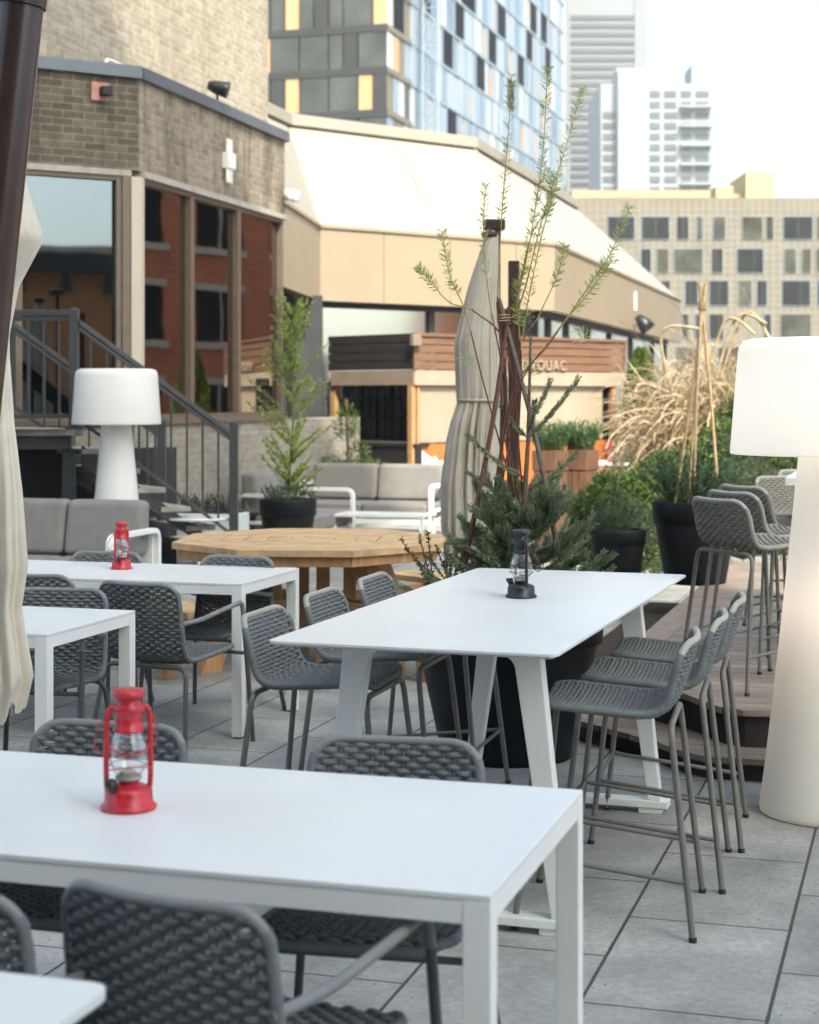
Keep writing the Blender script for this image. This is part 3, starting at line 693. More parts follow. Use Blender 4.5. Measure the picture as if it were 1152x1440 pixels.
# spruce
def spruce(root_loc, label):
    t=thing('spruce_tree',label,'tree',root_loc,0)
    wood=MB(); nd=MB()
    def bough(p,d,l,r0,dens=1.0):
        d=V(d).normalized(); pts=[V(p)]; dd=d.copy()
        for k in range(8):
            dd=(dd+V((0,0,.05))+rnd_dir()*.05).normalized(); pts.append(pts[-1]+dd*l/8)
        wood.tube(pts,[r0*(1-.8*i/8) for i in range(9)],5,0,False)
        n=int(l*950*dens)
        for i in range(n):
            f=.1+.9*random.random(); j=min(7,int(f*8)); q=pts[j].lerp(pts[j+1],f*8-j); ax=(pts[j+1]-pts[j]).normalized()
            s=rnd_dir(); s=(s-ax*s.dot(ax)).normalized()
            nd.leaf(q,(ax*.75+s*.75),.017+.010*random.random(),.0052,s.cross(ax),0,0)
        return pts
    # trunk
    top=V((.055,.0,1.255)); wood.tube([(0,0,-.08),(.02,0,.4),(.045,0,.8),top],[.018,.014,.010,.004],7)
    def leader(a,b,n):
        a=V(a);b=V(b);ax=(b-a).normalized()
        wood.tube([a,b],.005,5,0,False)
        for i in range(n):
            q=a.lerp(b,random.random()); s=rnd_dir(); s=(s-ax*s.dot(ax)).normalized(); nd.leaf(q,ax*1.0+s*.5,.019,.0042,s.cross(ax),0,0)
    leader((.048,0,.88),top,420)
    # the long upper side shoots seen against the hut
    for d,z,l in (((.75,-.1,.70),.80,.36),((-.8,.1,.65),.80,.20),((-.85,0,.30),.50,.30),((.5,.3,.85),.86,.24),((-.9,-.2,.45),.62,.34),((.85,.2,.42),.56,.30),((.2,-.6,.8),.82,.18)):
        bough((.045*z/.8,0,z),d,l,.005,1.1)
    for i in range(120):
        z=-.03+.50*random.random()**1.2; a=random.uniform(0,6.283); l=(.36-.27*(max(0,z)/.55))*random.uniform(.7,1.2)+.09
        el=.05+.6*(z/.5)+random.uniform(-.12,.2)
        pts=bough((.02,0,z),(math.cos(a),math.sin(a),el),l,.006,.9)
        for s in range(random.randint(2,5)):
            j=random.randint(2,6); ax=(pts[j+1]-pts[j]).normalized(); sd=rnd_dir(); 
            bough(pts[j],ax*.8+V((-ax.y,ax.x,.1))*random.choice((-1,1))*.7,l*random.uniform(.3,.5),.0035,.9)
    wood.build('trunk',M['bark'],t); nd.build('needles',M['spruce'],t); return t
spruce((BP.x+.05,BP.y-.02,BH-.02),'young dark green spruce in the largest black planter')
# willow wands
def at_pot(u,v,dy=0): return D(u,v,BP.y+dy)
def stem_leaves(lf, pts, f0, dens, l, w, droop=.2, spread=.8):
    for i in range(dens):
        f=f0+(1-f0)*random.random(); x=f*(len(pts)-1); j=min(len(pts)-2,int(x)); q=pts[j].lerp(pts[j+1],x-j); ax=(pts[j+1]-pts[j]).normalized()
        s=rnd_dir(); s=(s-ax*s.dot(ax)).normalized()
        lf.leaf(q,ax*.6+s*spread+V((0,0,-droop)),l*random.uniform(.6,1.15),w,None,0,.1)
t=thing('willow_sapling','tall thin willow wands with narrow leaves rising from the largest black planter','tree',(BP.x,BP.y,BH-.05))
wood=MB(); lf=MB(); base=V((BP.x,BP.y,BH-.05))
wands=[ # (points px, bare fraction, leaves, start)
 ([(705,770),(708,560),(700,440),(706,300),(714,200),(720,105)],.58,60),
 ([(712,770),(712,560),(722,460),(745,340),(763,220),(770,95)],.50,130),
 ([(714,770),(716,540),(740,400),(765,300),(795,210),(818,125)],.52,85),
 ([(710,770),(716,560),(728,420),(748,330),(775,285),(770,240)],.70,45),
 ([(706,760),(700,560),(688,420),(680,330),(683,260)],.55,50),
 ([(704,740),(690,540),(655,440),(632,385),(622,325)],.60,48),
 ([(706,720),(715,500),(670,440),(632,425),(605,395),(588,375)],.70,40),
 ([(714,740),(730,560),(775,480),(830,400),(862,350),(885,290)],.55,60),
 ([(714,730),(735,560),(780,470),(830,410),(862,365)],.62,45),
 ([(712,740),(728,520),(760,440),(785,385),(793,345)],.65,48),
 ([(712,740),(722,540),(735,470),(760,340),(785,250)],.55,60),
 ([(710,740),(730,500),(727,420),(735,380)],.45,40),
]
for k,(pp,f0,n) in enumerate(wands):
    dy=random.uniform(-.10,.10); pts=[]
    for i,(u,v) in enumerate(pp):
        jx=(random.uniform(-34,34) if i==0 else random.uniform(-13,13) if i==1 else 0)
        pts.append(at_pot(u+jx,v,dy*i/len(pp))-base)
    pts=cr(pts,6); m_=len(pts)
    kk=int(m_*.42); rr_=[.0040*(1-.7*i/m_)+.0006 for i in range(m_)]
    wood.tube(pts[:kk+1],rr_[:kk+1],6,1); wood.tube(pts[kk:],rr_[kk:],6,0)
    stem_leaves(lf,pts,f0,int(n*2.8),.042,.0052,.05,.9)
for (u,v,n) in ((817,473,36),(745,520,26),(655,505,16),(738,450,30)):
    for i in range(n):
        q=at_pot(u,v)-base+rnd_dir()*.035; lf.leaf(q,rnd_dir(-.2),.036,.006)
wood.build('stems',[M['willowstem'],M['redstick']],t); lf.build('leaves',M['willow'],t)
# tripod of sticks
t=thing('stick_tripod','tripod of rough sticks tied at the top over the spruce','plant support',(BP.x,BP.y,BH-.04)); base=V((BP.x,BP.y,BH-.04))
for (a,b_,c_,mt,r,dy) in (((652,800),(690,600),(716,432),'redstick',.0125,-.06),((703,800),(704,600),(707,440),'barkgrey',.011,.1),((718,790),(712,600),(700,425),'bark',.010,.18),((782,760),(748,600),(702,420),'barkgrey',.0125,-.03)):
    m=MB(); pts=cr([at_pot(*a,dy)-base,at_pot(*b_,dy*.5)+V((.006,0,0))-base,at_pot(*c_,dy*.1)-base],8); m.tube(pts,[r*(1-.25*i/len(pts))*random.uniform(.93,1.07) for i in range(len(pts))],8); m.build('stick',M[mt],t)
c=at_pot(708,448)-base
m=MB(); m.tube([c+V((.030*math.cos(a),.030*math.sin(a),.006*a/3-.02)) for a in [i*math.pi/6 for i in range(40)]],.003,5); m.tube([c+V((.02,-.02,0)),c+V((.07,-.03,.02)),c+V((.06,-.02,.045))],.002,5); m.build('twine',M['bamboo'],t)
# young shrub at the left of the big pot
t=thing('leafy_shrub','small upright shrub with young green leaves left of the spruce, over the table edge','plant',(BP.x-.26,BP.y,BH-.05)); base=V((BP.x-.26,BP.y,BH-.05))
wood=MB(); lf=MB()
for (u,v) in ((563,752),(572,765),(590,748),(602,742),(612,760),(625,758),(632,775),(645,752),(655,765),(580,775),(600,775)):
    p0=V((random.uniform(-.05,.05),random.uniform(-.05,.05),0)); p2=at_pot(u,v+6,random.uniform(-.12,.12))-base
    pts=cr([p0,p0.lerp(p2,.5)+V((.02*random.uniform(-1,1),0,.03)),p2],6); wood.tube(pts,.003,5); stem_leaves(lf,pts,.25,46,.021,.011,0,.8)
wood.build('stems',M['redstick'],t); lf.build('leaves',M['shoot'],t)
# potted feathery plant and cane wigwam on the deck
p=P(869,800,.30); q=V((XU(869,12.6),12.6,.0))
pot('small black planter in front of the round hedge',(XU(869,12.4),12.4,.27),.205,.155,.40,.2)
def tuft(name,label,cat,loc,n,l,spread,mt,w=.008,lean=.5,thin=1.0,group=None):
    o=thing(name,label,cat,loc,0,group); mb_=MB()
    for i in range(n):
        a=random.uniform(0,6.283); r=spread*math.sqrt(random.random()); p=V((r*math.cos(a),r*math.sin(a),0))
        d=V((math.cos(a)*lean*random.random(),math.sin(a)*lean*random.random(),1)).normalized(); L=l*random.uniform(.45,1.05)
        pts=[p,p+d*L*.5,p+d*L+V((d.x,d.y,-.2))*L*.15]
        for k in range(7): 
            f=.25+.75*random.random(); mb_.leaf(pts[0].lerp(pts[2],f),d*.6+rnd_dir()*.8,l*.13,w)
        mb_.tube(pts,.002,3,0,False)
    mb_.build('foliage',mt,o); return o
tuft('potted_herb','feathery green herb growing in the small black planter','plant',(XU(866,12.4),12.4,.62),70,.30,.10,M['fern'],.009,.7)
X2=XU(978,12.5)
pot('tall black planter on the deck, under the cane wigwam',(X2,12.5,.268),.315,.22,.60,.2)
tuft('potted_shrub','feathery grey green shrub growing in the tall black planter','plant',(X2,12.5,.82),210,.46,.22,M['fern'],.011,.9)
t=thing('cane_wigwam','four bamboo canes tied into a wigwam over the tall black planter','plant support',(X2,12.5,.80)); base=V((X2,12.5,.80))
for k,(a,b_) in enumerate((((948,715),(993,400)),((975,715),(988,402)),((1012,715),(984,398)),((968,690),(991,405)))):
    m=MB(); dy=(-.12,-.2,-.05,.15)[k]; pa=D(*a,12.5+dy)-base; pb=D(*b_,12.5-dy*.12)-base; pa.z=.0
    m.tube(cr([pa,pa.lerp(pb,.5)+V((.008*(-1)**k,0,0)),pb],6),.012 if k!=3 else .009,8); m.build('cane',M['bamboo'],t)
c=D(988,430,12.5)-base
m=MB(); m.tube([c+V((.032*math.cos(a),.032*math.sin(a),.008*a/3-.03)) for a in [i*math.pi/6 for i in range(44)]],.005,5); m.build('twine',M['bamboo'],t)
# clipped hedges
def bush(name,label,cat,loc,rx,ry,rz_,n,mt,leaf=.03,core=(.012,.022,.008),group=None,lumps=9,seed=1):
    rn=random.Random(seed); o=thing(name,label,cat,loc,0,group)
    blobs=[(V((0,0,rz_)),V((rx,ry,rz_)))]
    for i in range(lumps):
        a=rn.uniform(0,6.283); e=rn.uniform(-.1,1.2); d=V((math.cos(a)*math.cos(e)*rx,math.sin(a)*math.cos(e)*ry,math.sin(e)*rz_)); k=rn.uniform(.28,.45)
        blobs.append((V((0,0,rz_))+d*.72,V((rx*k,ry*k,rz_*k))*1.0))
    mb_=MB(); cm=MB()
    for c,r in blobs:
        m=n if c.x==0 and c.y==0 else int(n*.16)
        for i in range(m):
            d=rnd_dir(-.75); f=random.uniform(.80,1.04) if random.random()<.85 else random.uniform(.5,.85)
            p=c+V((d.x*r.x,d.y*r.y,d.z*r.z))*f
            if p.z<0.01: continue
            mb_.leaf(p,(d+rnd_dir()*.9),leaf*random.uniform(.6,1.3),leaf*.55)
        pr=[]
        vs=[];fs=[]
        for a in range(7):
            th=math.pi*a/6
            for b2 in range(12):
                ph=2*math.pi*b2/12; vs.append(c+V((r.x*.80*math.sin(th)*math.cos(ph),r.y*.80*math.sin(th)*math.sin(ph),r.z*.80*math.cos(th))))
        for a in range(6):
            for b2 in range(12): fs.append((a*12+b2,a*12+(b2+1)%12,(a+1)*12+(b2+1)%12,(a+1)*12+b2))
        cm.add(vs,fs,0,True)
    cm.build('trunk',M['hedgecore'],o); mb_.build('crown',mt,o); return o  # solid dark lumps fill the inside of the leaf shell
M['hedgecore']=pm('dark_core',(.02,.028,.012),1,.5,20,.8,30,dist=.03)  # near-black colour of the solid core behind the leaves
bush('round_hedge','round dark boxwood behind the small black planter','hedge',(XU(872,14.2),14.2,.0),.42,.42,.50,5200,M['boxwood'],.034,seed=2,group='clipped hedges')
bush('clipped_hedge','wide dark hedge between the cane wigwam and the lamp shade','hedge',(XU(1045,15.6),15.6,.0),.62,.55,.70,6500,M['boxwood'],.04,seed=5,group='clipped hedges')
bush('clipped_hedge','tall rounded hedge right below the straw coloured grass','hedge',(XU(1090,17.6),17.6,.0),.85,.55,.84,8500,M['boxwood'],.04,seed=9,group='clipped hedges')
bush('clipped_hedge','dark hedge left of the tall black planter, before the sunlit table','hedge',(XU(940,16.6),16.6,.0),.38,.38,.55,4200,M['boxwood'],.036,seed=12,group='clipped hedges')
# cedar
t=thing('cedar_tree','bright green conical cedar beside the hut','tree',(XU(901,24.6),24.6,0)); lf=MB(); cm=MB()
for i in range(5200):
    z=2.30*random.random()**.8; R=.36*(1-(z/2.36)**2.2)+.02; a=random.uniform(0,6.283); k=(1+.22*math.sin(5*a+z*7)); f=random.uniform(.75,1.05)
    p=V((R*k*f*math.cos(a),R*k*f*math.sin(a),z)); lf.leaf(p,V((math.cos(a)*.5,math.sin(a)*.5,.9))+rnd_dir()*.35,.075,.03)
cm.lathe([(.02,0),(.26,.1),(.24,1.2),(.14,1.8),(.0,2.1)],seg=12); cm.build('trunk',M['hedgecore'],t); lf.build('crown',M['cedarleaf'],t)  # solid dark cone fills the inside of the cedar's leaves
# dry ornamental grass
t=thing('dry_grass_clump','big tangled clump of straw coloured dry grass behind the hedges','plant',(XU(1012,17.4),18.4,.55)); mb=MB()
for i in range(6200):
    a=random.uniform(0,6.283); el=random.uniform(.1,1.45); L=random.uniform(.7,1.9); cx_=math.cos(a)*math.cos(el); L*=(.42 if cx_<-.12 else .92); d=V((cx_*(.28 if cx_<0 else .6),math.sin(a)*math.cos(el)*.6,math.sin(el)))
    p=V((random.gauss(0,.25),random.gauss(0,.15),abs(random.gauss(0,.25)))); w=random.uniform(.006,.020); pts=[p]; dd=d.copy(); sdv=rnd_dir(); n=11; curl=random.uniform(.15,.52)
    for k in range(n):
        dd=(dd+V((0,0,-curl*k/n*1.3))+sdv*.12+rnd_dir()*.22).normalized(); pts.append(pts[-1]+dd*L/n)
    vs=[];
    for k,q in enumerate(pts):
        tg=(pts[min(k+1,n)]-pts[max(k-1,0)]).normalized(); s=tg.cross(sdv)
        s=s.normalized() if s.length>.01 else V((1,0,0)); ww=w*(1-.75*k/n); vs+= [q-s*ww,q+s*ww]
    mb.add(vs,[(2*k,2*k+1,2*k+3,2*k+2) for k in range(n)],0)
for (u0,v0,u1,v1,u2,v2) in ((1000,560,1035,448,1078,455),(985,570,1020,452,1062,470),(960,560,905,540,893,552),(1010,540,1050,440,1085,480),(955,590,930,470,985,462)):
    bs_=V((XU(1012,17.4),18.4,.55)); pts=cr([D(u0,v0,18.0)-bs_,D(u1,v1,17.9)-bs_,D(u2,v2,17.8)-bs_],8); mb.tube(pts,.016,6)
mb.build('blades',M['straw'],t)
# flowers near the cedar
t=thing('flowering_plant','small plant with lilac and white flowers before the cedar','plant',(XU(890,20.5),20.5,.35)); lf=MB(); fl_=MB()
for i in range(900):
    d=rnd_dir(-.3); lf.leaf(V((0,0,.45))+V((d.x*.22,d.y*.22,d.z*.5)),d+rnd_dir(),.06,.02)
for i in range(60):
    d=rnd_dir(0); p=V((0,0,.55))+V((d.x*.23,d.y*.23,d.z*.48)); 
    for k in range(4): fl_.leaf(p,rnd_dir(),.045,.03)
lf.build('foliage',M['shoot'],t); fl_.build('petals',M['flower'],t)
# birch in pot
pb=V((XU(405,16.9),16.9,0)); pot('black round planter with the slender birch, beyond the octagonal table',pb,.285,.21,.62,.2)
t=thing('birch_sapling','slender birch with fresh yellow green leaves in a black planter','tree',(pb.x,pb.y,.55)); wood=MB(); lf=MB(); base=V((pb.x,pb.y,.55))
tp=cr([(0,0,0),(.03,0,.5),(.06,0,1.0),(.03,0,1.5),(.05,0,2.0)],6); wood.tube(tp,[.017*(1-.8*i/len(tp)) for i in range(len(tp))],7)
for i in range(105):
    f=random.uniform(.06,.97); j=int(f*(len(tp)-1)); a=random.uniform(0,6.283); L=(.62*(1-.85*abs(f-.38))*random.uniform(.4,1.1)); d=V((math.cos(a)*.75,math.sin(a)*.75,.8)).normalized()
    q=tp[j]; pts=[q,q+d*L*.5,q+d*L+V((d.x,d.y,0))*L*.15]; wood.tube(pts,.0035,4); stem_leaves(lf,pts,.1,int(80*(1.05-f*.7)),.032,.023,.1,1.0)
wood.build('trunk',M['barkgrey'],t); lf.build('crown',M['birch'],t)
tuft('potted_herb','green lavender clumps at the foot of the birch','plant',(pb.x,pb.y,.58),120,.20,.22,M['fern'],.009,.6)
# small pine by the hut
t=thing('pine_sapling','small blue green pine left of the middle sofa, before the hut','tree',(XU(487,21.3),21.3,0)); wood=MB(); lf=MB()
wood.tube([(0,0,0),(.02,0,1.0),(0,0,1.6)],.02,6)
for c,r,n in ((V((0,0,1.25)),V((.15,.15,.30)),420),(V((.15,0,.95)),V((.14,.12,.10)),160),(V((0,0,.60)),V((.55,.40,.28)),2600)):
    for i in range(n):
        d=rnd_dir(-.6); lf.leaf(c+V((d.x*r.x,d.y*r.y,d.z*r.z))*random.uniform(.4,1.05),d*.5+rnd_dir()*.9+V((0,0,.4)),.09,.012)
wood.build('trunk',M['bark'],t); lf.build('needles',M['boxwood'],t)
# tall wooden planters
def wood_planter(label,loc,rz):
    t=thing('wooden_planter',label,'planter',loc,rz,'tall wooden planters'); w=.25; H=1.10
    m=MB(); m.box((-w/2-.01,-w/2-.01,H-.20),(w/2+.01,w/2+.01,H)); m.build('trough',M['planterwood'],t,bevel=.006)
    m=MB()
    for k in range(3):
        x=-w/2+.003+k*.084; 
        for y in (-w/2,w/2-.022): m.box((x,y,0),(x+.074,y+.022,H-.201))
    for k in range(3):
        y=-w/2+.025+k*.068
        for x in (-w/2,w/2-.022): m.box((x,y,0),(x+.022,y+.062,H-.201))
    m.build('slats',M['planterwood'],t,bevel=.004)
    m=MB(); m.box((-w/2+.02,-w/2+.02,H),(w/2-.02,w/2-.02,H+.012)); m.build('soil',M['soil'],t); return t
rzp=face((-.55,-.83))
for i,(u,Y,w_) in enumerate(((774,16.9,'left'),(817,17.1,'right'))):
    wood_planter('%s one of two tall wooden planters with green grass'%w_,(XU(u,Y),Y,0),rzp)
    tuft('potted_grass','fine green grass in the %s tall wooden planter'%w_,'plant',(XU(u,Y),Y,1.1),260,.30,.14,M['grassgreen'],.012,.5)
# ------------------------------------------------------------------ octagonal picnic table
oc=V((-.60,10.58,0)); t=thing('octagonal_table','larch octagonal picnic table with built on benches','table',oc,0)
a0=math.radians(22.5-4); R=.885
oct_=[(R*math.cos(a0+k*math.pi/4),R*math.sin(a0+k*math.pi/4)) for k in range(8)]
m=MB()
for k in range(8):   # wedge of boards per side
    p0=V((*oct_[k],0)); p1=V((*oct_[(k+1)%8],0)); nb=6
    for j in range(nb):
        f0=1-j/nb-.004; f1=1-(j+1)/nb+.006
        q=[p0*f0,p1*f0,p1*f1,p0*f1]; g=.003
        vs=[(x.x,x.y,z) for z in (.712,.752) for x in q]
        m.add(vs,[(3,2,1,0),(4,5,6,7),(0,1,5,4),(1,2,6,5),(2,3,7,6),(3,0,4,7)])
M['tablewood']=pm('weathered_larch',(.50,.33,.17),.6,.3,2.2,.2,25,stretch=(3,3,3))
m.build('tabletop',M['tablewood'],t,bevel=.003)
m=MB()
for k in range(8):
    p0=V((*oct_[k],0))*.955; p1=V((*oct_[(k+1)%8],0))*.955; d=(p1-p0).normalized(); n=V((d.y,-d.x,0)); m.obox(p0,d,n,.004,(p1-p0).length-.004,.652,.711,-.04,0)
m.build('apron',M['larchplain'],t,bevel=.003)
for k in range(4):
    a=a0+math.pi/8+k*math.pi/2; d=V((math.cos(a),math.sin(a),0)); n=V((d.y,-d.x,0))
    m=MB()   # slanted leg
    hw=.045
    vs=[]
    for s,z in ((.42,.651),(.56,.651),(.86,0),(.72,0)):
        for o_ in (-hw,hw): q=d*s+n*o_; vs.append((q.x,q.y,z))
    m.add(vs,[(0,2,3,1),(2,4,5,3),(4,6,7,5),(6,0,1,7),(0,6,4,2),(1,3,5,7)]); m.build('leg',M['larchplain'],t,bevel=.004)
    m=MB(); m.obox((0,0),d,n,.20,1.22,.30,.40,-.09,-.048); m.obox((0,0),d,n,.20,1.22,.30,.40,.048,.09); m.build('bench_support',M['larchplain'],t,bevel=.004)
    m=MB()
    for j in range(2): m.obox((0,0),n,d,-.48+.05*(1-j),.48-.05*(1-j),.401,.441,.95+j*.15,.95+j*.15+.14)
    m.build('bench',M['tablewood'],t,bevel=.004)
    m=MB(); m.obox((0,0),d,n,1.02,1.11,0,.40,-.047,.047); m.build('bench_leg',M['larchplain'],t,bevel=.004)
m=MB()
for k in range(4):
    a=a0+k*math.pi/2; m.box((.24*math.cos(a)-.04,.24*math.sin(a)-.04,0),(.24*math.cos(a)+.04,.24*math.sin(a)+.04,.711))
m.build('centre_posts',M['larchplain'],t,bevel=.004)
# ------------------------------------------------------------------ lounge furniture
def sofa(label,loc,rz,W,nseat):
    """origin at front-right corner as seen from the front; faces -y; width runs to -x"""
    t=thing('lounge_sofa',label,'sofa',loc,rz,'white framed lounge sofas'); Dp=.84
    m=MB()
    m.box((-W+.05,.02,.16),(-.05,.06,.22)); m.box((-W+.05,Dp-.06,.16),(-.05,Dp-.02,.22)); m.box((-W+.05,.061,.19),(-.05,Dp-.061,.215)); m.box((-W+.05,Dp-.05,.221),(-.05,Dp-.02,.60))
    m.build('frame',M['white'],t,bevel=.004)
    for x0 in (-W,-.055):
        m=MB(); pts=[(0,0),(0,.62),(Dp,.62),(Dp,0)]; r=.055
        path=fillet([(0,.02,0),(0,.02,.60),(0,Dp-.02,.60),(0,Dp-.02,0)],.09,6)
        vs=[];n=len(path)
        for p in path:
            pass
        for i,p in enumerate(path):
            tg=(path[min(i+1,n-1)]-path[max(i-1,0)]).normalized(); nn=V((0,-tg.z,tg.y)); 
            for a,b_ in ((0,-.02),(.055,-.02),(.055,.02),(0,.02)): q=p+nn*b_; vs.append((x0+a,q.y,q.z))
        fs=[]
        for i in range(n-1):
            for k in range(4): fs.append((i*4+k,i*4+(k+1)%4,(i+1)*4+(k+1)%4,(i+1)*4+k))
        fs+=[(3,2,1,0),((n-1)*4,(n-1)*4+1,(n-1)*4+2,(n-1)*4+3)]
        m.add(vs,fs); m.box((x0+.004,.045,.30),(x0+.051,Dp-.045,.335)); m.build('armrest',M['white'],t,bevel=.003)
    cw=(W-.13)/nseat
    for k in range(nseat):
        x0=-W+.065+k*cw
        m=MB(); m.box((x0+.004,.0,.222),(x0+cw-.004,Dp-.19,.40)); m.build('seat_cushion',M['cushion'],t,bevel=.04,seg=4)
        m=MB(); m.add([(x0+.004,Dp-.27,.405),(x0+cw-.004,Dp-.27,.405),(x0+cw-.004,Dp-.055,.405),(x0+.004,Dp-.055,.405),(x0+.004,Dp-.19,.83),(x0+cw-.004,Dp-.19,.83),(x0+cw-.004,Dp-.03,.83),(x0+.004,Dp-.03,.83)],[(0,3,2,1),(4,5,6,7),(0,1,5,4),(1,2,6,5),(2,3,7,6),(3,0,4,7)]); m.build('back_cushion',M['cushion'],t,bevel=.05,seg=4)
    return t
RZ=math.atan2(E2.y,E2.x)
sofa('grey cushioned sofa with white frame, in front of the stairs at left',(-2.17,12.45,0),RZ,2.1,3)
sofa('grey sofa with white frame behind the low white coffee table',(.27,19.5,0),RZ,1.75,2)
bq=V((-.60,18.95,0))
sofa('white framed loveseat turned sideways behind the birch planter',(bq.x,bq.y,0),RZ+math.radians(90),1.45,2)
c=V((XU(540,18.4),18.4,0))
t=thing('coffee_table','low white coffee table before the middle sofa','table',c,RZ)
m=MB(); m.box((-.52,-.26,.345),(.52,.26,.375)); m.build('tabletop',M['whitetop'],t,bevel=.003)
for sx in (-1,1):
    for sy in (-1,1):
        m=MB(); m.box((sx*.49-.02,sy*.23-.02,0),(sx*.49+.02,sy*.23+.02,.3445)); m.build('leg',M['white'],t,bevel=.003)
c=V((XU(281,14.9),14.9,0)); t=thing('side_table','small round white pedestal table right of the left sofa','table',c,0)
m=MB(); m.lathe([(0,.558),(.285,.558),(.30,.566),(.30,.576),(.295,.581),(0,.582)],seg=48); m.build('tabletop',M['whitetop'],t)
m=MB(); m.tube([(0,0,.015),(0,0,.557)],.022,14); m.build('pedestal',M['white'],t)
m=MB(); m.lathe([(0,0),(.20,0),(.20,.008),(.03,.014),(0,.0145)],seg=36); m.build('base',M['white'],t)
# low white planter wall with dark plants
t=thing('white_planter','long low pale planter below the stair railing','planter',(XU(255,16.3),16.3,0),RZ)
M['palewall']=pm('pale_grey_render',(.55,.57,.58),.8,.08,2)
m=MB(); m.box((-.80,-.2,0),(.62,.2,.53)); m.build('box',M['palewall'],t,bevel=.01)
m=MB(); m.box((-.76,-.16,.5301),(.58,.16,.54)); m.build('soil',M['soil'],t)
for k in range(5):
    q=t.location+V((math.cos(RZ),math.sin(RZ),0))*(-.62+.28*k); tuft('dark_heather','dark low heather clump in the pale planter below the stairs','plant',(q.x,q.y,.53),60,.19,.13,M['heather'],.012,.9,group='heather clumps')
# low pale planter behind birch
t=thing('white_planter','low pale planter behind the birch, at the foot of the brick wall','planter',(XU(345,18.6),18.6,0),RZ)
m=MB(); m.box((-.7,-.15,0),(.5,.15,.42)); m.build('box',M['palewall'],t,bevel=.01)
# sunlit white table far right with lantern
c=V((XU(872,23.5),23.5,0)); t=thing('picnic_table','sunlit white slatted table beyond the wooden planters','table',c,RZ)
m=MB()
for k in range(5): m.box((-.52,-.40+k*.162,.70),(.52,-.40+k*.162+.15,.74))
m.build('tabletop',M['whitetop'],t,bevel=.004)
for sx in (-1,1):
    m=MB(); m.box((sx*.34-.04,-.36,0),(sx*.34+.04,.36,.06)); m.box((sx*.34-.05,-.08,.061),(sx*.34+.05,.08,.699)); m.build('leg',M['white'],t,bevel=.004)
m=MB(); m.box((-.5,-.75,.40),(.5,-.5,.44)); m.build('bench',M['white'],t,bevel=.004)
m=MB()
for sx in (-1,1): m.box((sx*.3-.03,-.68,0),(sx*.3+.03,-.57,.399))
m.build('bench_leg',M['white'],t)
lantern('red hurricane lantern on the sunlit white table far off',(XU(861,23.4),23.4,.74),.2,M['red'],.28)
t=thing('glass_jar','clear glass jar on the sunlit white table','jar',(XU(897,23.5),23.5,.74)); 
m=MB(); m.lathe([(0,0),(.06,.002),(.085,.05),(.085,.11),(.06,.15),(.055,.165)],seg=20); m.build('bowl',M['glass'],t)
m=MB(); m.lathe([(.058,.155),(.06,.17),(0,.172)],seg=20); m.build('lid',M['white'],t)
# ------------------------------------------------------------------ wall helper
def su(o,d,u):
    k=(u-CX)/F; return (k*o[1]-o[0])/(d[0]-k*d[1])
def perp(d): return V((d[1],-d[0],0))
# ------------------------------------------------------------------ stairs and landing
P0=V((-2.81,14.3,0)); ds=V((.857,.515,0)); ns=perp(ds)     # ns points to the viewer side
LZ=1.36
t=thing('staircase','dark metal staircase with stone treads rising to a landing at left','stairs',(0,0,0))
m=MB()
nst=7
for k in range(nst):
    z=LZ-(k+1)*LZ/(nst+1); s=.06+k*.235
    m.obox(P0,ds,ns,s,s+.28,z-.045,z,-1.02,.04)
m.build('tread',M['concrete'],t,bevel=.006)
land=[P0+ds*.06+ns*.05,P0+ds*.06-ns*1.25,P0-ds*4-ns*1.25,P0-ds*1.6+V((-2.6,0,0)),P0+V((-3.5,-.1,0)),P0+V((.02,-.08,0))]
m=MB(); m.prism([(p.x,p.y) for p in land],LZ-.055,LZ); m.build('landing',M['concrete'],t,bevel=.006)
m=MB(); m.obox((P0.x-3.4,P0.y-.02),(1,0),(0,-1),0,3.38,LZ-.17,LZ-.0555,-.06,.02)
for s in (0,-.98): 
    q0=P0+ns*(s+.0)+ds*.07; q1=q0+ds*1.65; 
    for a,b_ in (((q0,LZ-.20),(q1,.0)),):
        n_=ns*.02; vs=[]
        for p,z in (a,b_): 
            for off in (-1,1):
                w=p+n_*off; vs+=[(w.x,w.y,z-.12 if z>.3 else 0),(w.x,w.y,z+.06)]
        m.add(vs,[(0,1,5,4),(2,6,7,3),(0,4,6,2),(1,3,7,5),(0,2,3,1),(4,5,7,6)])
for du in (-.05,-.82,-1.7): m.box((P0.x+du-.05,P0.y+.0,0),(P0.x+du+.05,P0.y+.10,LZ-.171))
m.build('stringer',M['railing'],t,bevel=.004)
m=MB(); m.obox(P0,ds,ns,-2.4,1.4,0,LZ-.2,-1.14,-1.10); m.box((P0.x-3.4,P0.y+.55,0),(P0.x-.2,P0.y+.6,LZ-.18)); m.build('dark_void_sheet',M['black'],t)  # black sheets stand in for the dark void under the landing
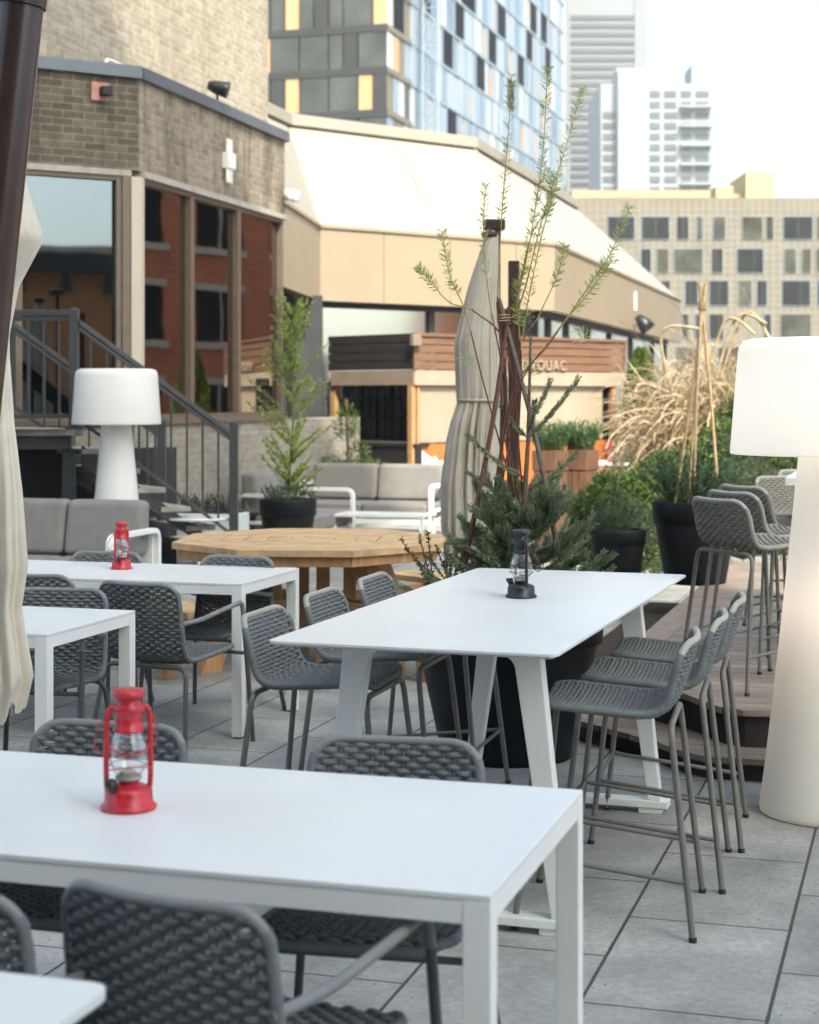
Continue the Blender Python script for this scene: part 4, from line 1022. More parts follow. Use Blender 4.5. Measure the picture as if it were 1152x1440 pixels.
def railing(A,B,zA,zB,hA,hB,pitch=.125,post=.075,ends=(1,1)):
    d=(B-A); L=d.length; d=d/L; n=perp(d)
    m=MB()
    def bar(z0a,z0b,w,h,s0=0,s1=L):
        vs=[]
        for s in (s0,s1):
            z=z0a+(z0b-z0a)*s/L
            for o_,zz in ((-w,0),(w,0),(w,h),(-w,h)): q=A+d*s+n*o_; vs.append((q.x,q.y,z+zz))
        m.add(vs,[(0,3,2,1),(4,5,6,7),(0,1,5,4),(1,2,6,5),(2,3,7,6),(3,0,4,7)])
    bar(zA+hA-.05,zB+hB-.05,.03,.05,.04,L-.04); bar(zA+hA-.095,zB+hB-.095,.016,.038,.04,L-.04); bar(zA+.09,zB+.09,.016,.035,.04,L-.04)
    o=m.build('railing',M['railing'],t,bevel=.003)
    m=MB(); k=int(L/pitch)
    for i in range(1,k):
        s=i*L/k; f=s/L; q=A+d*s; m.box((q.x-.009,q.y-.009,zA+(zB-zA)*f+.124),(q.x+.009,q.y+.009,zA+hA+(zB+hB-zA-hA)*f-.094))
    m.build('baluster_row',M['railing'],o)
    for e,(q,z,h) in zip(ends,((A,zA,hA+.05),(B,zB,hB+.09))):
        if not e: continue
        m=MB(); m.box((q.x-post/2,q.y-post/2,z),(q.x+post/2,q.y+post/2,z+h)); m.add([(q.x-post/2,q.y-post/2,z+h+.0002),(q.x+post/2,q.y-post/2,z+h+.0002),(q.x+post/2,q.y+post/2,z+h+.0002),(q.x-post/2,q.y+post/2,z+h+.0002),(q.x,q.y,z+h+.025)],[(0,1,4),(1,2,4),(2,3,4),(3,0,4)]); m.box((q.x-post*.8,q.y-post*.8,z),(q.x+post*.8,q.y+post*.8,z+.02)); m.build('newel_post',M['railing'],t,bevel=.002)
B0=V((XU(329,14.75),14.75,0)); A0=P0.copy()
railing(A0,B0,LZ,.32,.95,1.0)
A1=A0-ns*1.0; B1=B0-ns*1.0+ds*.0
railing(A1-ds*.6,B1-ds*.25,LZ+.36,.32+.16,.85,.85,ends=(0,1))
railing(A0+V((-3.2,0,0)),A0,LZ,LZ,1.0,1.0,ends=(1,0))
# ------------------------------------------------------------------ brick restaurant
Cn=V((-2.55,16.09,0)); dF=V((.265,.964,0)); nF=perp(dF); dC=V((.857,.515,0)); nC=perp(dC)
t=thing('brick_building','weathered brick restaurant with bronze mirror windows and a beige tower above','building',(0,0,0))
zs,zw,zb,zc=1.42,3.73,4.62,4.74
LF=4.10; LC=5.2
def sF(u): return su(Cn,dF,u)
OC=Cn-dC*LC
def sC(u): return su(OC,dC,u)
m=MB(); m.obox(Cn,dF,nF,.0,LF,zw+.03,zb,-.35,0); o=m.build('brick_band',M['brick'],t,uvwall=True)
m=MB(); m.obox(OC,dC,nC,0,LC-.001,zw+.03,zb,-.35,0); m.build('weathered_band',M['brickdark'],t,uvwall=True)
m=MB(); m.obox(Cn,dF,nF,0,LF+3,.0,zs-.06,-.35,0); m.obox(OC,dC,nC,0,LC-.001,0,zs-.06,-.35,0); m.build('base_wall',M['brickbase'],t,uvwall=True)
m=MB(); m.obox(Cn,dF,nF,.02,LF+.03,zb+.001,zc,-.40,.05); m.obox(OC,dC,nC,0,LC+.02,zb+.002,zc+.0015,-.40,.05); m.build('coping',M['coping'],t,bevel=.006)
m=MB(); m.prism([(p.x,p.y) for p in (OC-nC*.36,Cn-nF*.3-dF*.1,Cn+dF*LF-nF*.3,Cn+dF*LF-nF*7,OC-nC*6)],zb-.2,zb-.01); m.build('roof',M['coping'],t)
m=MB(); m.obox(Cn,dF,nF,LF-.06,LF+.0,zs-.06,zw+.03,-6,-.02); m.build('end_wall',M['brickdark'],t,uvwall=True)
# lintel and sill trims
m=MB(); m.obox(Cn,dF,nF,.05,LF,zw-.03,zw+.029,-.2,.035); m.obox(OC,dC,nC,0,LC-.08,zw-.03,zw+.029,-.2,.02); m.build('lintel',M['concrete'],t,bevel=.004)
m=MB(); m.obox(Cn,dF,nF,.05,LF,zs-.059,zs-.0,-.2,.04); m.obox(OC,dC,nC,0,LC-.08,zs-.059,zs,-.2,.04); m.build('sill',M['bronze'],t,bevel=.004)
def window(o_,d,n,s0,s1,z0,z1,name='window',fw=.05,glass=None,frame=None,parent=None,dep=.10):
    m=MB(); m.obox(o_,d,n,s0,s0+fw,z0,z1,-dep,.0); m.obox(o_,d,n,s1-fw,s1,z0,z1,-dep,.0); m.obox(o_,d,n,s0+fw,s1-fw,z0,z0+fw*.8,-dep,-.002); m.obox(o_,d,n,s0+fw,s1-fw,z1-fw*.8,z1,-dep,-.002)
    w=m.build(name,frame or M['bronze'],parent); 
    m=MB(); m.obox(o_,d,n,s0+fw-.002,s1-fw+.002,z0+fw*.7,z1-fw*.7,-dep*.8,-dep*.6); m.build('pane',glass or M['bronzeglass'],w); return w
us=[199,271,337,399]
ss=[sF(u) for u in us]
for a,b_ in zip(ss[:-1],ss[1:]): window(Cn,dF,nF,a,min(b_,LF-.062),zs,zw-.031,parent=t)
s170=sC(171); s20=sC(24)
window(OC,dC,nC,s20,s170,zs,zw-.031,parent=t,glass=M['skymirror']); window(OC,dC,nC,s20-1.9,s20,zs,zw-.031,parent=t,glass=M['skymirror'])
m=MB(); m.obox(OC,dC,nC,s170+.002,sC(183),zs,zw-.031,-.12,.02); m.build('corner_mullion',M['bronze'],t,bevel=.003)
m=MB(); m.prism([(p.x,p.y) for p in (OC+dC*(sC(183)+.003)+nC*.03,Cn+nC*.03+dC*.01,Cn+nF*.03+dF*.06,Cn+dF*.06-nF*.15,OC+dC*(sC(183)+.003)-nC*.12)],zs,zw-.031); m.build('corner_post',M['cream'],t,bevel=.003)
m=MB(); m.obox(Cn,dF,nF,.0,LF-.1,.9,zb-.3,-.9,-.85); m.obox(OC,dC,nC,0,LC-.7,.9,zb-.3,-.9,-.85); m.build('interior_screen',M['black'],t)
# beige tower block set back on the roof
ot=Cn-nF*.8; s1=su(ot,dF,377)
m=MB(); A_=ot+dF*(-.3); B_=ot+dF*s1
m.prism([(p.x,p.y) for p in (A_,B_,B_-nF*9,A_-nF*3-dC*8,A_-dC*7)],zb-.19,22); m.build('upper_wall',M['bricktall'],t,uvwall=True)
# small upper window at the top of the photo
# pipes and fittings on the building
m=MB(); pz=lambda s,z: ot+dF*s+nF*.03+V((0,0,z))
sp=su(ot,dF,145); m.tube(fillet([pz(sp,zc-.1),pz(sp,5.02),pz(sp+.12,5.03),pz(s1-.02,5.03)],.05,5),.022,8); m.build('conduit_pipe',M['offwhite'],t)
q=Cn+dF*sF(312)-nF*.05
fl=thing('flood_light','black flood light on the edge of the brick building roof','light',(q.x,q.y,zc),0)
m=MB(); m.tube([(0,0,0),(0,0,.11)],.014,8); m.build('bracket',M['black'],fl)
m=MB(); m.lathe([(0,-.13),(.045,-.12),(.07,-.05),(.085,.07),(.09,.10),(.082,.10),(.0,.085)],seg=20)
rt=Matrix.Rotation(math.radians(105),4,'Y'); m.v=[tuple(rt@V(p)+V((.02,0,.17))) for p in m.v]; m.build('lamp_head',M['blackenamel'],fl)
q=OC+dC*sC(140)+nC*.001
fl=thing('junction_box','rusty pink box on the weathered brick band','box',(q.x,q.y,zb-.15),math.atan2(dC.y,dC.x))
M['rustpink']=pm('rusty_pink',(.48,.24,.19),.7,.3,9); m=MB(); m.box((-.085,-.02,-.085),(.085,0,.085)); m.build('plate',M['rustpink'],fl,bevel=.003)
m=MB(); m.box((-.01,-.12,-.04),(.09,-.0201,.04)); m.build('nozzle',M['black'],fl,bevel=.004)
q=Cn+dF*sF(316)+nF*.001; zz=4.13
fl=thing('wall_light','white wall light with two tubes on the brick band','light',(q.x,q.y,zz),math.atan2(dF.y,dF.x))
m=MB(); m.box((-.09,-.09,-.075),(.11,0,.10)); m.build('housing',M['offwhite'],fl,bevel=.01)
m=MB()
for x in (-.06,.03): m.tube([(x,-.055,-.22),(x,-.055,.24)],.022,10)
m.build('tube_lamp',M['offwhite'],fl)
q=Cn+dF*(LF-.03)+nF*.0; 
fl=thing('security_light','white twin spotlight at the far end of the brick band','light',(q.x+.02,q.y-.02,3.98+.0),math.atan2(dF.y,dF.x))
m=MB(); m.box((-.05,-.04,-.05),(.03,0,.05)); m.build('bracket',M['offwhite'],fl,bevel=.004)
m=MB()
for x in (-.10,.07): m.lathe([(0,-.07),(.05,-.06),(.062,.05),(.05,.06),(0,.06)],(x,-.09,.0),16)
m.build('lamp_head',M['offwhite'],fl)
# ------------------------------------------------------------------ canopy building
t=thing('canopy_pavilion','faceted pavilion with cream metal mansard roof and beige fascia','building',(0,0,0))
L0,L1,L2,L3=V((-1.73,23.3,0)),V((-1.40,26.65,0)),V((2.535,29.8,0)),V((7.5,47.2,0))
T0,T1,T2,T3=V((-2.75,25.4,0)),V((-2.015,28.1,0)),V((1.14,30.7,0)),V((3.95,40.6,0))
zf0,zf1,zt=3.16,4.30,6.12
back=[V((3,52,0)),V((-8,46,0)),V((-6,25,0))]
foot=[L0,L1,L2,L3]+back
# fascia with panel seams
fa=MB()
for A,B,seams in ((L0,L1,()),(L1,L2,(540,633,726)),(L2,L3,(830,885,925))):
    d=(B-A).normalized(); n=perp(d); L=(B-A).length; cuts=[0]+[su(A,d,u) for u in seams]+[L]
    for a,b_ in zip(cuts[:-1],cuts[1:]): fa.obox(A,d,n,a+.006,b_-.006,zf0,zf1-.003,-.12,0)
    fa.obox(A,d,n,.02,L-.02,zf0+.01,zf1-.01,-.3,-.121)
fa.build('fascia',M['canopyfascia'],t)
rf=MB(); tops=[T0,T1,T2,T3]; lows=[L0,L1,L2,L3]
ex=[]
for i in range(3):
    a,b_,c,d_=lows[i],lows[i+1],tops[i+1],tops[i]
    rf.add([(a.x,a.y,zf1),(b_.x,b_.y,zf1),(c.x,c.y,zt),(d_.x,d_.y,zt)],[(0,1,2,3)])
e=back
rf.add([(L3.x,L3.y,zf1),(e[0].x,e[0].y,zf1),(T3.x-1,T3.y+3,zt),(T3.x,T3.y,zt)],[(0,1,2,3)])
rf.add([(p.x,p.y,zt) for p in (T0,T1,T2,T3,V((T3.x-1,T3.y+3,0)),V((-5,40,0)),V((-5,27,0)))],[tuple(range(7))])
rf.add([(e[0].x,e[0].y,zf1),(e[1].x,e[1].y,zf1),(-5,40,zt),(T3.x-1,T3.y+3,zt)],[(0,1,2,3)])
rf.add([(p.x,p.y,zf0+.02) for p in foot][::-1],[tuple(range(7))])
rf.build('roof',M['canopyroof'],t)
flm=MB()
for A,B in ((L0,L1),(L1,L2),(L2,L3)):
    d=(B-A).normalized(); n=perp(d); flm.obox(A,d,n,.0,(B-A).length,zf1-.03,zf1+.025,-.04,.035); flm.obox(A,d,n,.0,(B-A).length,zf0-.03,zf0-.002,-.14,.012)
flm.build('flashing',M['canopyfascia'],t,bevel=.004)
cp=MB()
for A,B in ((T0,T1),(T1,T2),(T2,T3)):
    d=(B-A).normalized(); n=perp(d); cp.obox(A,d,n,.0,(B-A).length,zt-.02,zt+.17,-.25,.10)
cp.build('parapet_cap',M['canopyroof'],t,bevel=.01)
# standing seams on the front slope
for a,c,r_ in ((L1.lerp(L2,.52),T1.lerp(T2,.52),.012),(L2,T2,.02),(L1,T1,.02)):
    sm=MB(); sm.tube([(a.x,a.y,zf1+.005),(c.x,c.y,zt+.005)],r_,5); sm.build('roof_seam',M['canopyroof'],t)
# glazed body, set in below the fascia
for A,B,posts in ((L1,L2,[452,608,690,740]),(L2,L3,[775,800,830,860,890,920,948])):
    d=(B-A).normalized(); n=perp(d); A2=A-n*.35; L=(B-A).length; cuts=[.25]+[s for s in (su(A2,d,u) for u in posts) if .4<s<L-.3]+[L-.2]
    for a,b_ in zip(cuts[:-1],cuts[1:]):
        if b_-a>.25: window(A2,d,n,a,b_,.9,zf0-.06,parent=t,fw=.06,glass=M['paleglass'],frame=M['railing'])
    m=MB(); m.obox(A2,d,n,.2,L-.1,zf0-.059,zf0+.01,-.2,.05); m.build('glazing_rail',M['railing'],t)
    m=MB(); m.obox(A2,d,n,.2,L-.1,0,.9,-.2,.02); m.build('plinth',M['railing'],t)
d=(L1-L0).normalized(); n=perp(d)
m=MB(); m.obox(L0-n*.35,d,n,.2,(L1-L0).length-.3,0,zf0,-.2,0); m.build('side_wall',M['black'],t)
window(L0-n*.30,d,n,2.0,(L1-L0).length-.5,1.2,zf0-.05,parent=t,glass=M['paleglass'],frame=M['railing'])
q=V((XU(442,25.9),25.9,0)); m=MB(); m.box((q.x-.14,q.y,0),(q.x+.12,q.y+.2,zf0+.01)); m.build('corner_post',M['railing'],t)
# spotlight on the fascia
d=(L3-L2).normalized(); n=perp(d); s_=su(L2,d,893); q=L2+d*s_+n*.0; zq=EYE-(455-HZ)*q.y/F
fl=thing('spot_light','black spotlight on a bracket under the pavilion fascia edge','light',(q.x,q.y,zq),0)
m=MB(); m.tube([(0,0,.0),(.12,-.30,.0)],.03,8); m.tube([(0,-.02,.30),(0,-.02,.72)],.04,10); m.build('bracket',M['offwhite'],fl)
m=MB(); m.lathe([(0,-.22),(.08,-.2),(.16,0),(.19,.2),(0,.18)],seg=18); rt=Matrix.Rotation(math.radians(140),4,'Y'); m.v=[tuple(rt@V(p)+V((.14,-.34,.0))) for p in m.v]; m.build('lamp_head',M['blackenamel'],fl)
# ------------------------------------------------------------------ bar hut
Hc=V((.058,22.43,0)); Hr=V((3.20,25.25,0)); Hl=V((-1.13,23.69,0)); kz=lambda v,Y: EYE-(v-HZ)*Y/F
t=thing('bar_hut','wooden bar hut with cedar sign band, cream blinds and orange counter front','kiosk',(0,0,0))
dr=(Hr-Hc).normalized(); nr=perp(dr); LR=(Hr-Hc).length
dlf=(Hc-Hl).normalized(); nlf=perp(dlf); LLf=(Hc-Hl).length
z1,z2,z3=2.47,1.985,1.75
m=MB()
for k in range(4):
    za=z2+(z1-.04-z2)*k/4; zb_=z2+(z1-.04-z2)*(k+1)/4; m.obox(Hc,dr,nr,.06,LR-.04,za+.008,zb_-.004,-.03,0)
m.build('sign_band',M['cedarboard'],t,bevel=.003)
m=MB(); m.obox(Hc,dr,nr,0,.058,z2,z1-.041,-.05,.012); m.obox(Hc,dr,nr,LR-.038,LR,z2,z1-.041,-.05,.012); m.obox(Hc,dr,nr,0,LR,z1-.04,z1,-.1,.03); m.build('band_trim',M['cedarboard'],t,bevel=.003)
m=MB()
for k in range(4):
    za=z2+(z1-z2)*k/4; zb_=z2+(z1-z2)*(k+1)/4; m.obox(Hl,dlf,nlf,0,LLf-.01,za+.006,zb_-.004,-.03,0)
m.obox(Hl,dlf,nlf,.02,LLf-.03,z2+.02,z1-.05,-.06,-.031); m.build('side_band',M['darkboard'],t,bevel=.003)
m=MB(); m.obox(Hc,dr,nr,.02,LR,z2-.001-.2,z2-.004,-.04,-.005); m.build('awning_valance',M['blind'],t,bevel=.003)
m=MB(); m.obox(Hl,dlf,nlf,.05,LLf-.02,z2-.2,z2-.004,-.04,-.005); m.build('side_valance',M['valance'],t,bevel=.003)
m=MB(); m.obox(Hc,dr,nr,.16,LR-.42,1.02,z2-.203,-.10,-.085); m.build('roller_blind',M['blind'],t)
for a_ in ((Hc,dr,nr,0,.07),(Hc,dr,nr,.10,.145),(Hc,dr,nr,LR-.26,LR-.16),(Hl,dlf,nlf,0,.09)):
    m=MB(); m.obox(*a_,0,z2-.202,-.13,-.042); m.build('post',M['larchplain'],t,bevel=.004)
m=MB(); m.obox(Hc,dr,nr,.09,LR-.3,.0,1.0,-.10,-.06); m.build('counter_front',M['orange'],t)
m=MB(); m.obox(Hl,dlf,nlf,.1,LLf-.01,0,.97,-.16,-.05); m.obox(Hl,dlf,nlf,.02,LLf-.01,.971,1.01,-.3,-.02); m.build('side_counter',M['black'],t,bevel=.004)
m=MB(); 
poly=[Hl-dlf*0-nlf*.25,Hc-nlf*.0-nr*.3+dr*.0,Hr-nr*.3,Hr-nr*2.0,Hl-nlf*1.2+dlf*.2]
m.obox(Hr,-dr,-nr,.0,LR*.6,0,z1-.06,1.35,1.40) ; m.prism([(p.x,p.y) for p in (Hl-nlf*.04+dlf*.05,Hc-nr*.05-nlf*.03,Hr-nr*.05-dr*.04,Hr-nr*1.4-dr*.04,Hl-nlf*1.3)],z1-.10,z1-.042); m.obox(Hr,nr,dr,-1.35,-.1,0,z1-.1,-.3,-.26); m.build('shell',M['black'],t)
# back wall glazing seen through the side opening
A=Hl-nlf*1.0+dlf*.1; 
window(A,dlf,nlf,-1.3,LLf+.1,1.0,z2-.1,parent=t,glass=M['hutglass'],frame=M['railing'])
m=MB()
for k in range(1,10): m.obox(A,dlf,nlf,-1.3+k*.32,-1.3+k*.32+.03,1.0,z2-.1,.0,.02)
for k in range(1,3): m.obox(A,dlf,nlf,-1.3,LLf+.1,1.05+k*.27,1.05+k*.27+.025,.0205,.035)
m.build('window_grid',M['railing'],t)
M['crimson']=pm('crimson_cloth',(.14,.008,.02),.8,.3,9); m=MB(); m.obox(Hl,dlf,nlf,LLf-.42,LLf-.12,.99,1.55,-.42,-.38); m.build('red_curtain',M['crimson'],t)
m=MB(); m.obox(Hc,dr,nr,-.10,.05,z1-.17,z1-.02,.032,.10); m.build('wall_lamp',M['valance'],t,bevel=.006)
# lettering
cu=bpy.data.curves.new('sign_lettering','FONT'); cu.body='BIVOUAC'; cu.size=.205; cu.extrude=.008; cu.align_x='RIGHT'; cu.space_character=1.08
tmp=bpy.data.objects.new('lettering_curve',cu); COL.objects.link(tmp); bpy.context.view_layer.update(); me_=bpy.data.meshes.new_from_object(tmp.evaluated_get(bpy.context.evaluated_depsgraph_get())); bpy.data.objects.remove(tmp); me_.materials.clear(); me_.materials.append(M['blind'])
lo=bpy.data.objects.new('sign_lettering',me_); COL.objects.link(lo); lo.parent=t
s_=su(Hc,dr,795); q=Hc+dr*s_+nr*.03
lo.location=(q.x,q.y,2.005); lo.rotation_euler=(math.radians(90),0,math.atan2(dr.y,dr.x))
# white running figure painted on the orange front
m=MB()
def strip(pts,w,zo=.0):
    pts=cr([(p[0],p[1],0) for p in pts],6); n=len(pts); vs=[]
    ws=w if isinstance(w,list) else [w]*2
    for i,p in enumerate(pts):
        tg=(pts[min(i+1,n-1)]-pts[max(i-1,0)]).normalized(); nn=V((-tg.y,tg.x,0)); ww=ws[0]+(ws[1]-ws[0])*i/(n-1)
        for sg in (-1,1):
            r=p+nn*ww*sg; q=Hc+dr*(.10+r.x)-nr*(.0585-zo); vs.append((q.x,q.y,r.y))
    m.add(vs,[(2*i,2*i+1,2*i+3,2*i+2) for i in range(n-1)])
strip([(.02,.93),(.10,.84),(.22,.76),(.34,.70)],[.05,.09]); strip([(.26,.78),(.36,.66),(.42,.55),(.50,.42),(.48,.30)],[.10,.035],.0006); strip([(.40,.72),(.55,.74),(.66,.80),(.70,.90),(.62,.96),(.52,.90)],[.055,.022],.0012); strip([(.34,.62),(.22,.50),(.16,.36)],[.06,.03],.0018)
m.build('painted_figure',M['offwhite'],t)
# ------------------------------------------------------------------ city behind
def facade_frame(name,label,cat): return thing(name,label,cat,(0,0,0))
# blue tower
Yt=125.0; tc_=V((XU(545,Yt),Yt,0)); t=thing('glass_tower','apartment tower with pale blue panels and black window openings','building',(0,0,0))
HT=75.0; fh=60*Yt/F
rn=random.Random(4)
dL=V((-E2.x,-E2.y,0)); LLen=30.0; RLen=64.0
A=tc_-E2*LLen    # left facade runs A -> corner, outward normal = perp(E2)
nL=perp(E2); nR=perp(E1)
m=MB(); B=tc_+E1*RLen
m.prism([(p.x,p.y) for p in (A-nL*.5,tc_-nL*.5-nR*.5,B-nR*.5,B-nR*20,A-nL*20)],0,HT); m.build('core',M['darkclad'],t)
cl=MB(); mats=[M['darkclad'],M['greyglass'],M['peach'],M['blue1'],M['blue2'],M['blue3'],M['whitepanel'],M['slabedge'],M['tan']]
zoff=EYE+(HZ-158)*Yt/F-fh*4
nfl=int((HT-zoff)/fh)
# left dark facade: grid of grey glass, dark panels and peach panels
colsL=int(LLen/1.15)
for f in range(0,nfl):
    z=zoff+f*fh
    if z<0 : continue
    cl.obox(A,E2,nL,0,LLen-.0,z-.28,z+.28,-.45,.02,0)
    k=0
    while k<colsL:
        r=rn.random(); span=2 if r<.3 else 1; s0=LLen-(k+span)*1.15; s1_=LLen-k*1.15
        mi=1 if r<.62 else (0 if r<.84 else 2)
        if mi==2: span=1; s0=LLen-(k+1)*1.15
        cl.obox(A,E2,nL,s0+.07,s1_-.07,z+.281,z+fh-.281,-.45,-.05 if mi!=0 else -.02,mi); k+=span
# corner bay in tan and peach
for f in range(nfl):
    z=zoff+f*fh
    cl.obox(tc_,E1,nR,.05,5.8,z-.2,z+.2,-.45,.12,8)
    for k in range(4):
        cl.obox(tc_,E1,nR,.1+k*1.42,.1+k*1.42+1.3,z+.201,z+fh-.201,-.45,.0,rn.choice((1,2,8,8,3,6)))
# right blue facade
blk=[]
k=0; s=6.0
while s<RLen-1:
    w=rn.choice((.75,.95,1.1,1.6))
    for f in range(nfl):
        z=zoff+f*fh
        r=rn.random(); mi=3 if r<.40 else 4 if r<.58 else 5 if r<.78 else 6 if r<.88 else 2 if r<.94 else 5
        if mi==2: cl.obox(tc_,E1,nR,s+.05,s+w*.35,z+.20,z+fh*.8,-.45,.03,2); cl.obox(tc_,E1,nR,s+w*.36,s+w-.04,z+.12,z+fh-.12,-.45,-.02,3)
        else: cl.obox(tc_,E1,nR,s+.04,s+w-.04,z+.12,z+fh-.12,-.45,rn.uniform(-.06,.03),mi)
    s+=w; k+=1
for f in range(nfl): z=zoff+f*fh; cl.obox(tc_,E1,nR,5.9,RLen,z-.115,z+.115,-.45,.06,7)
cl.build('cladding',mats,t)
# black openings (pixel centres in the photo)
for (u,v) in ((646,32),(630,73),(692,65),(676,105),(706,22),(732,95),(718,132),(744,55),(560,30),(598,8),(655,5),(662,0),(750,12),(765,40),(770,90),(635,160)):
    s=su(tc_,E1,u); q=tc_+E1*s; z=EYE+(HZ-v)*q.y/F; f=round((z-zoff-fh/2)/fh); z=zoff+f*fh
    m=MB(); m.obox(tc_,E1,nR,s-1.25,s+1.25,z+.13,z+fh-.13,-.3,.075); m.build('window',M['winblack'],t)
m=MB(); q=tc_+E1*7.3+nR*1.2
for dx in (-.6,.6):
    for dy in (-.6,.6): m.box((q.x+dx-.06,q.y+dy-.06,0),(q.x+dx+.06,q.y+dy+.06,55))
for k in range(36):
    z=k*1.5; sg=1 if k%2 else -1; m.tube([(q.x-.6*sg,q.y-.6,z),(q.x+.6*sg,q.y-.6,z+1.5)],.05,4); m.tube([(q.x-.6,q.y-.6,z),(q.x+.6,q.y-.6,z)],.05,4)
m.build('hoist_mast',M['slabedge'],t)
# grey office tower with band windows
def block(name,label,u0,u1,v0,Y,depth,mat_):
    t=thing(name,label,'building',(0,0,0)); x0,x1=XU(u0,Y),XU(u1,Y); z=EYE+(HZ-v0)*Y/F
    m=MB(); m.box((x0,Y,0),(x1,Y+depth,z)); m.build('wall',mat_,t); return t,x0,x1,z
Y=420.0
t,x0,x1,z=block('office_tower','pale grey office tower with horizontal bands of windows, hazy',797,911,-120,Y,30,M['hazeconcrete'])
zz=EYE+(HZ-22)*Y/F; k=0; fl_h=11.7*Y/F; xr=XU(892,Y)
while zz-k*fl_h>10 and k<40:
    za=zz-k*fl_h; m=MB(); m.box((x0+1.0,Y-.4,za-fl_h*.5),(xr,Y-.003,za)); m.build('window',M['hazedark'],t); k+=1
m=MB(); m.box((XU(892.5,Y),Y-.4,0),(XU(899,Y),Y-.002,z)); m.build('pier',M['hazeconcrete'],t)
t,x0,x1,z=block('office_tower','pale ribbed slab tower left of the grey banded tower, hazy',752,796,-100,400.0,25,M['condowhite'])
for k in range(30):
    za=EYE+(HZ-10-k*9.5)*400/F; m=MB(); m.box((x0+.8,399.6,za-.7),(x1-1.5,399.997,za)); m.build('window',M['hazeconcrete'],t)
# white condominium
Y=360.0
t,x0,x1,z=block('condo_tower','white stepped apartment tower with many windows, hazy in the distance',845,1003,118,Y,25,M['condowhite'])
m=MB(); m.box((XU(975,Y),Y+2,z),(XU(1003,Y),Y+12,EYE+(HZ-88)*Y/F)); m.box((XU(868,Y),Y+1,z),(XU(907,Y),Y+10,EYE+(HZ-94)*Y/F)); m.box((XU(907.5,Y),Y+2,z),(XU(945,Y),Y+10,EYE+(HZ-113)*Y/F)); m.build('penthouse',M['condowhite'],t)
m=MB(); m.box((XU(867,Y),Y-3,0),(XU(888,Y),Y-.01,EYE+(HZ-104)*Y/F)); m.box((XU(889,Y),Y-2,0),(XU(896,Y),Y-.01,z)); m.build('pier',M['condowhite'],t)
nwin=0
for r in range(10):
    v=128+r*15
    for (ua,ub) in ((848,865),(914,928),(934,951),(958,972),(978,997)):
        if ua==848 and r<2: continue
        za=EYE+(HZ-v)*Y/F; zb_=EYE+(HZ-v-8.5)*Y/F
        m=MB(); m.box((XU(ua,Y),Y-.25,zb_),(XU(ub,Y),Y-.003,za)); m.build('window',M['condoglass'],t)
for r in range(5):
    m=MB(); v=150+r*27; m.box((XU(955,Y),Y-2.2,EYE+(HZ-v)*Y/F),(XU(1000,Y),Y-.26,EYE+(HZ-v-3)*Y/F)); m.build('balcony',M['condowhite'],t)
# building under construction at right
Y=150.0; zr=EYE+(HZ-278)*Y/F
t=thing('construction_block','tan sheathed building under construction with dark window openings','building',(0,0,0))
m=MB(); x0,x1=XU(760,Y),XU(1330,Y); m.box((x0,Y,0),(x1,Y+25,zr)); m.build('wall',M['tan'],t)
m=MB(); 
for k in range(int((x1-x0)/.62)): x=x0+k*.62; m.box((x,Y-.02,0),(x+.055,Y-.0012,zr-.3))
for k in range(int(zr/.60)): m.box((x0,Y-.045,k*.60),(x1,Y-.021,k*.60+.055))
m.build('joint_tape',M['tape'],t)
M['winolive']=pm('olive_glazing',(.05,.05,.034),.7,.7,.5,spec=.1); M['winblue']=pm('blue_tape_frame',(.20,.25,.31),.6,.1,1); M['wingreen']=pm('dark_olive_glazing',(.012,.014,.012),.7,.6,.35,spec=.1)
rowsW=[(305,336,[(855,892),(903,941),(952,968),(980,988),(1003,1020),(1044,1072),(1078,1087),(1102,1142),(1149,1180)]),
       (350,383,[(902,915),(924,940),(948,988),(1001,1016),(1037,1073),(1103,1119),(1128,1140),(1148,1180)]),
       (395,429,[(930,942),(964,981),(998,1024),(1039,1057),(1065,1078),(1100,1139),(1150,1180)]),
       (442,476,[(960,968),(978,985),(998,1017),(1075,1084),(1098,1140)]),(488,522,[(950,985),(1010,1040),(1060,1100)])]
for v0,v1,ws in rowsW:
    for ua,ub in ws:
        m=MB(); m.box((XU(ua-1.2,Y),Y-.10,EYE+(HZ-v1-1.5)*Y/F),(XU(ub+1.2,Y),Y-.046,EYE+(HZ-v0+1)*Y/F)); w=m.build('window',M['winblue'] if rn.random()<.5 else M['tape'],t)
        m=MB(); m.box((XU(ua,Y),Y-.16,EYE+(HZ-v1)*Y/F),(XU(ub,Y),Y-.101,EYE+(HZ-v0)*Y/F)); m.build('pane',M['wingreen'] if rn.random()<.6 else M['winolive'],w)
        m=MB(); um=ua+(ub-ua)*rn.choice((.35,.5,.65)); m.box((XU(um-.8,Y),Y-.20,EYE+(HZ-v1)*Y/F),(XU(um+.8,Y),Y-.161,EYE+(HZ-v0)*Y/F)); m.build('mullion',M['darkclad'],w)
m=MB(); m.box((XU(805,Y),Y+.4,zr),(XU(1000,Y),Y+3,EYE+(HZ-267)*Y/F)); m.build('parapet',M['peachparapet'],t)
m=MB(); m.box((XU(1062,Y),Y+4,zr),(XU(1103,Y),Y+12,EYE+(HZ-233)*Y/F)); m.box((XU(1022,Y),Y+5,zr),(XU(1046,Y),Y+12,EYE+(HZ-252)*Y/F)); m.box((XU(1046.5,Y),Y+5.5,zr),(XU(1061.5,Y),Y+11,EYE+(HZ-262)*Y/F)); m.build('roof_plant_room',M['yellowbox'],t)
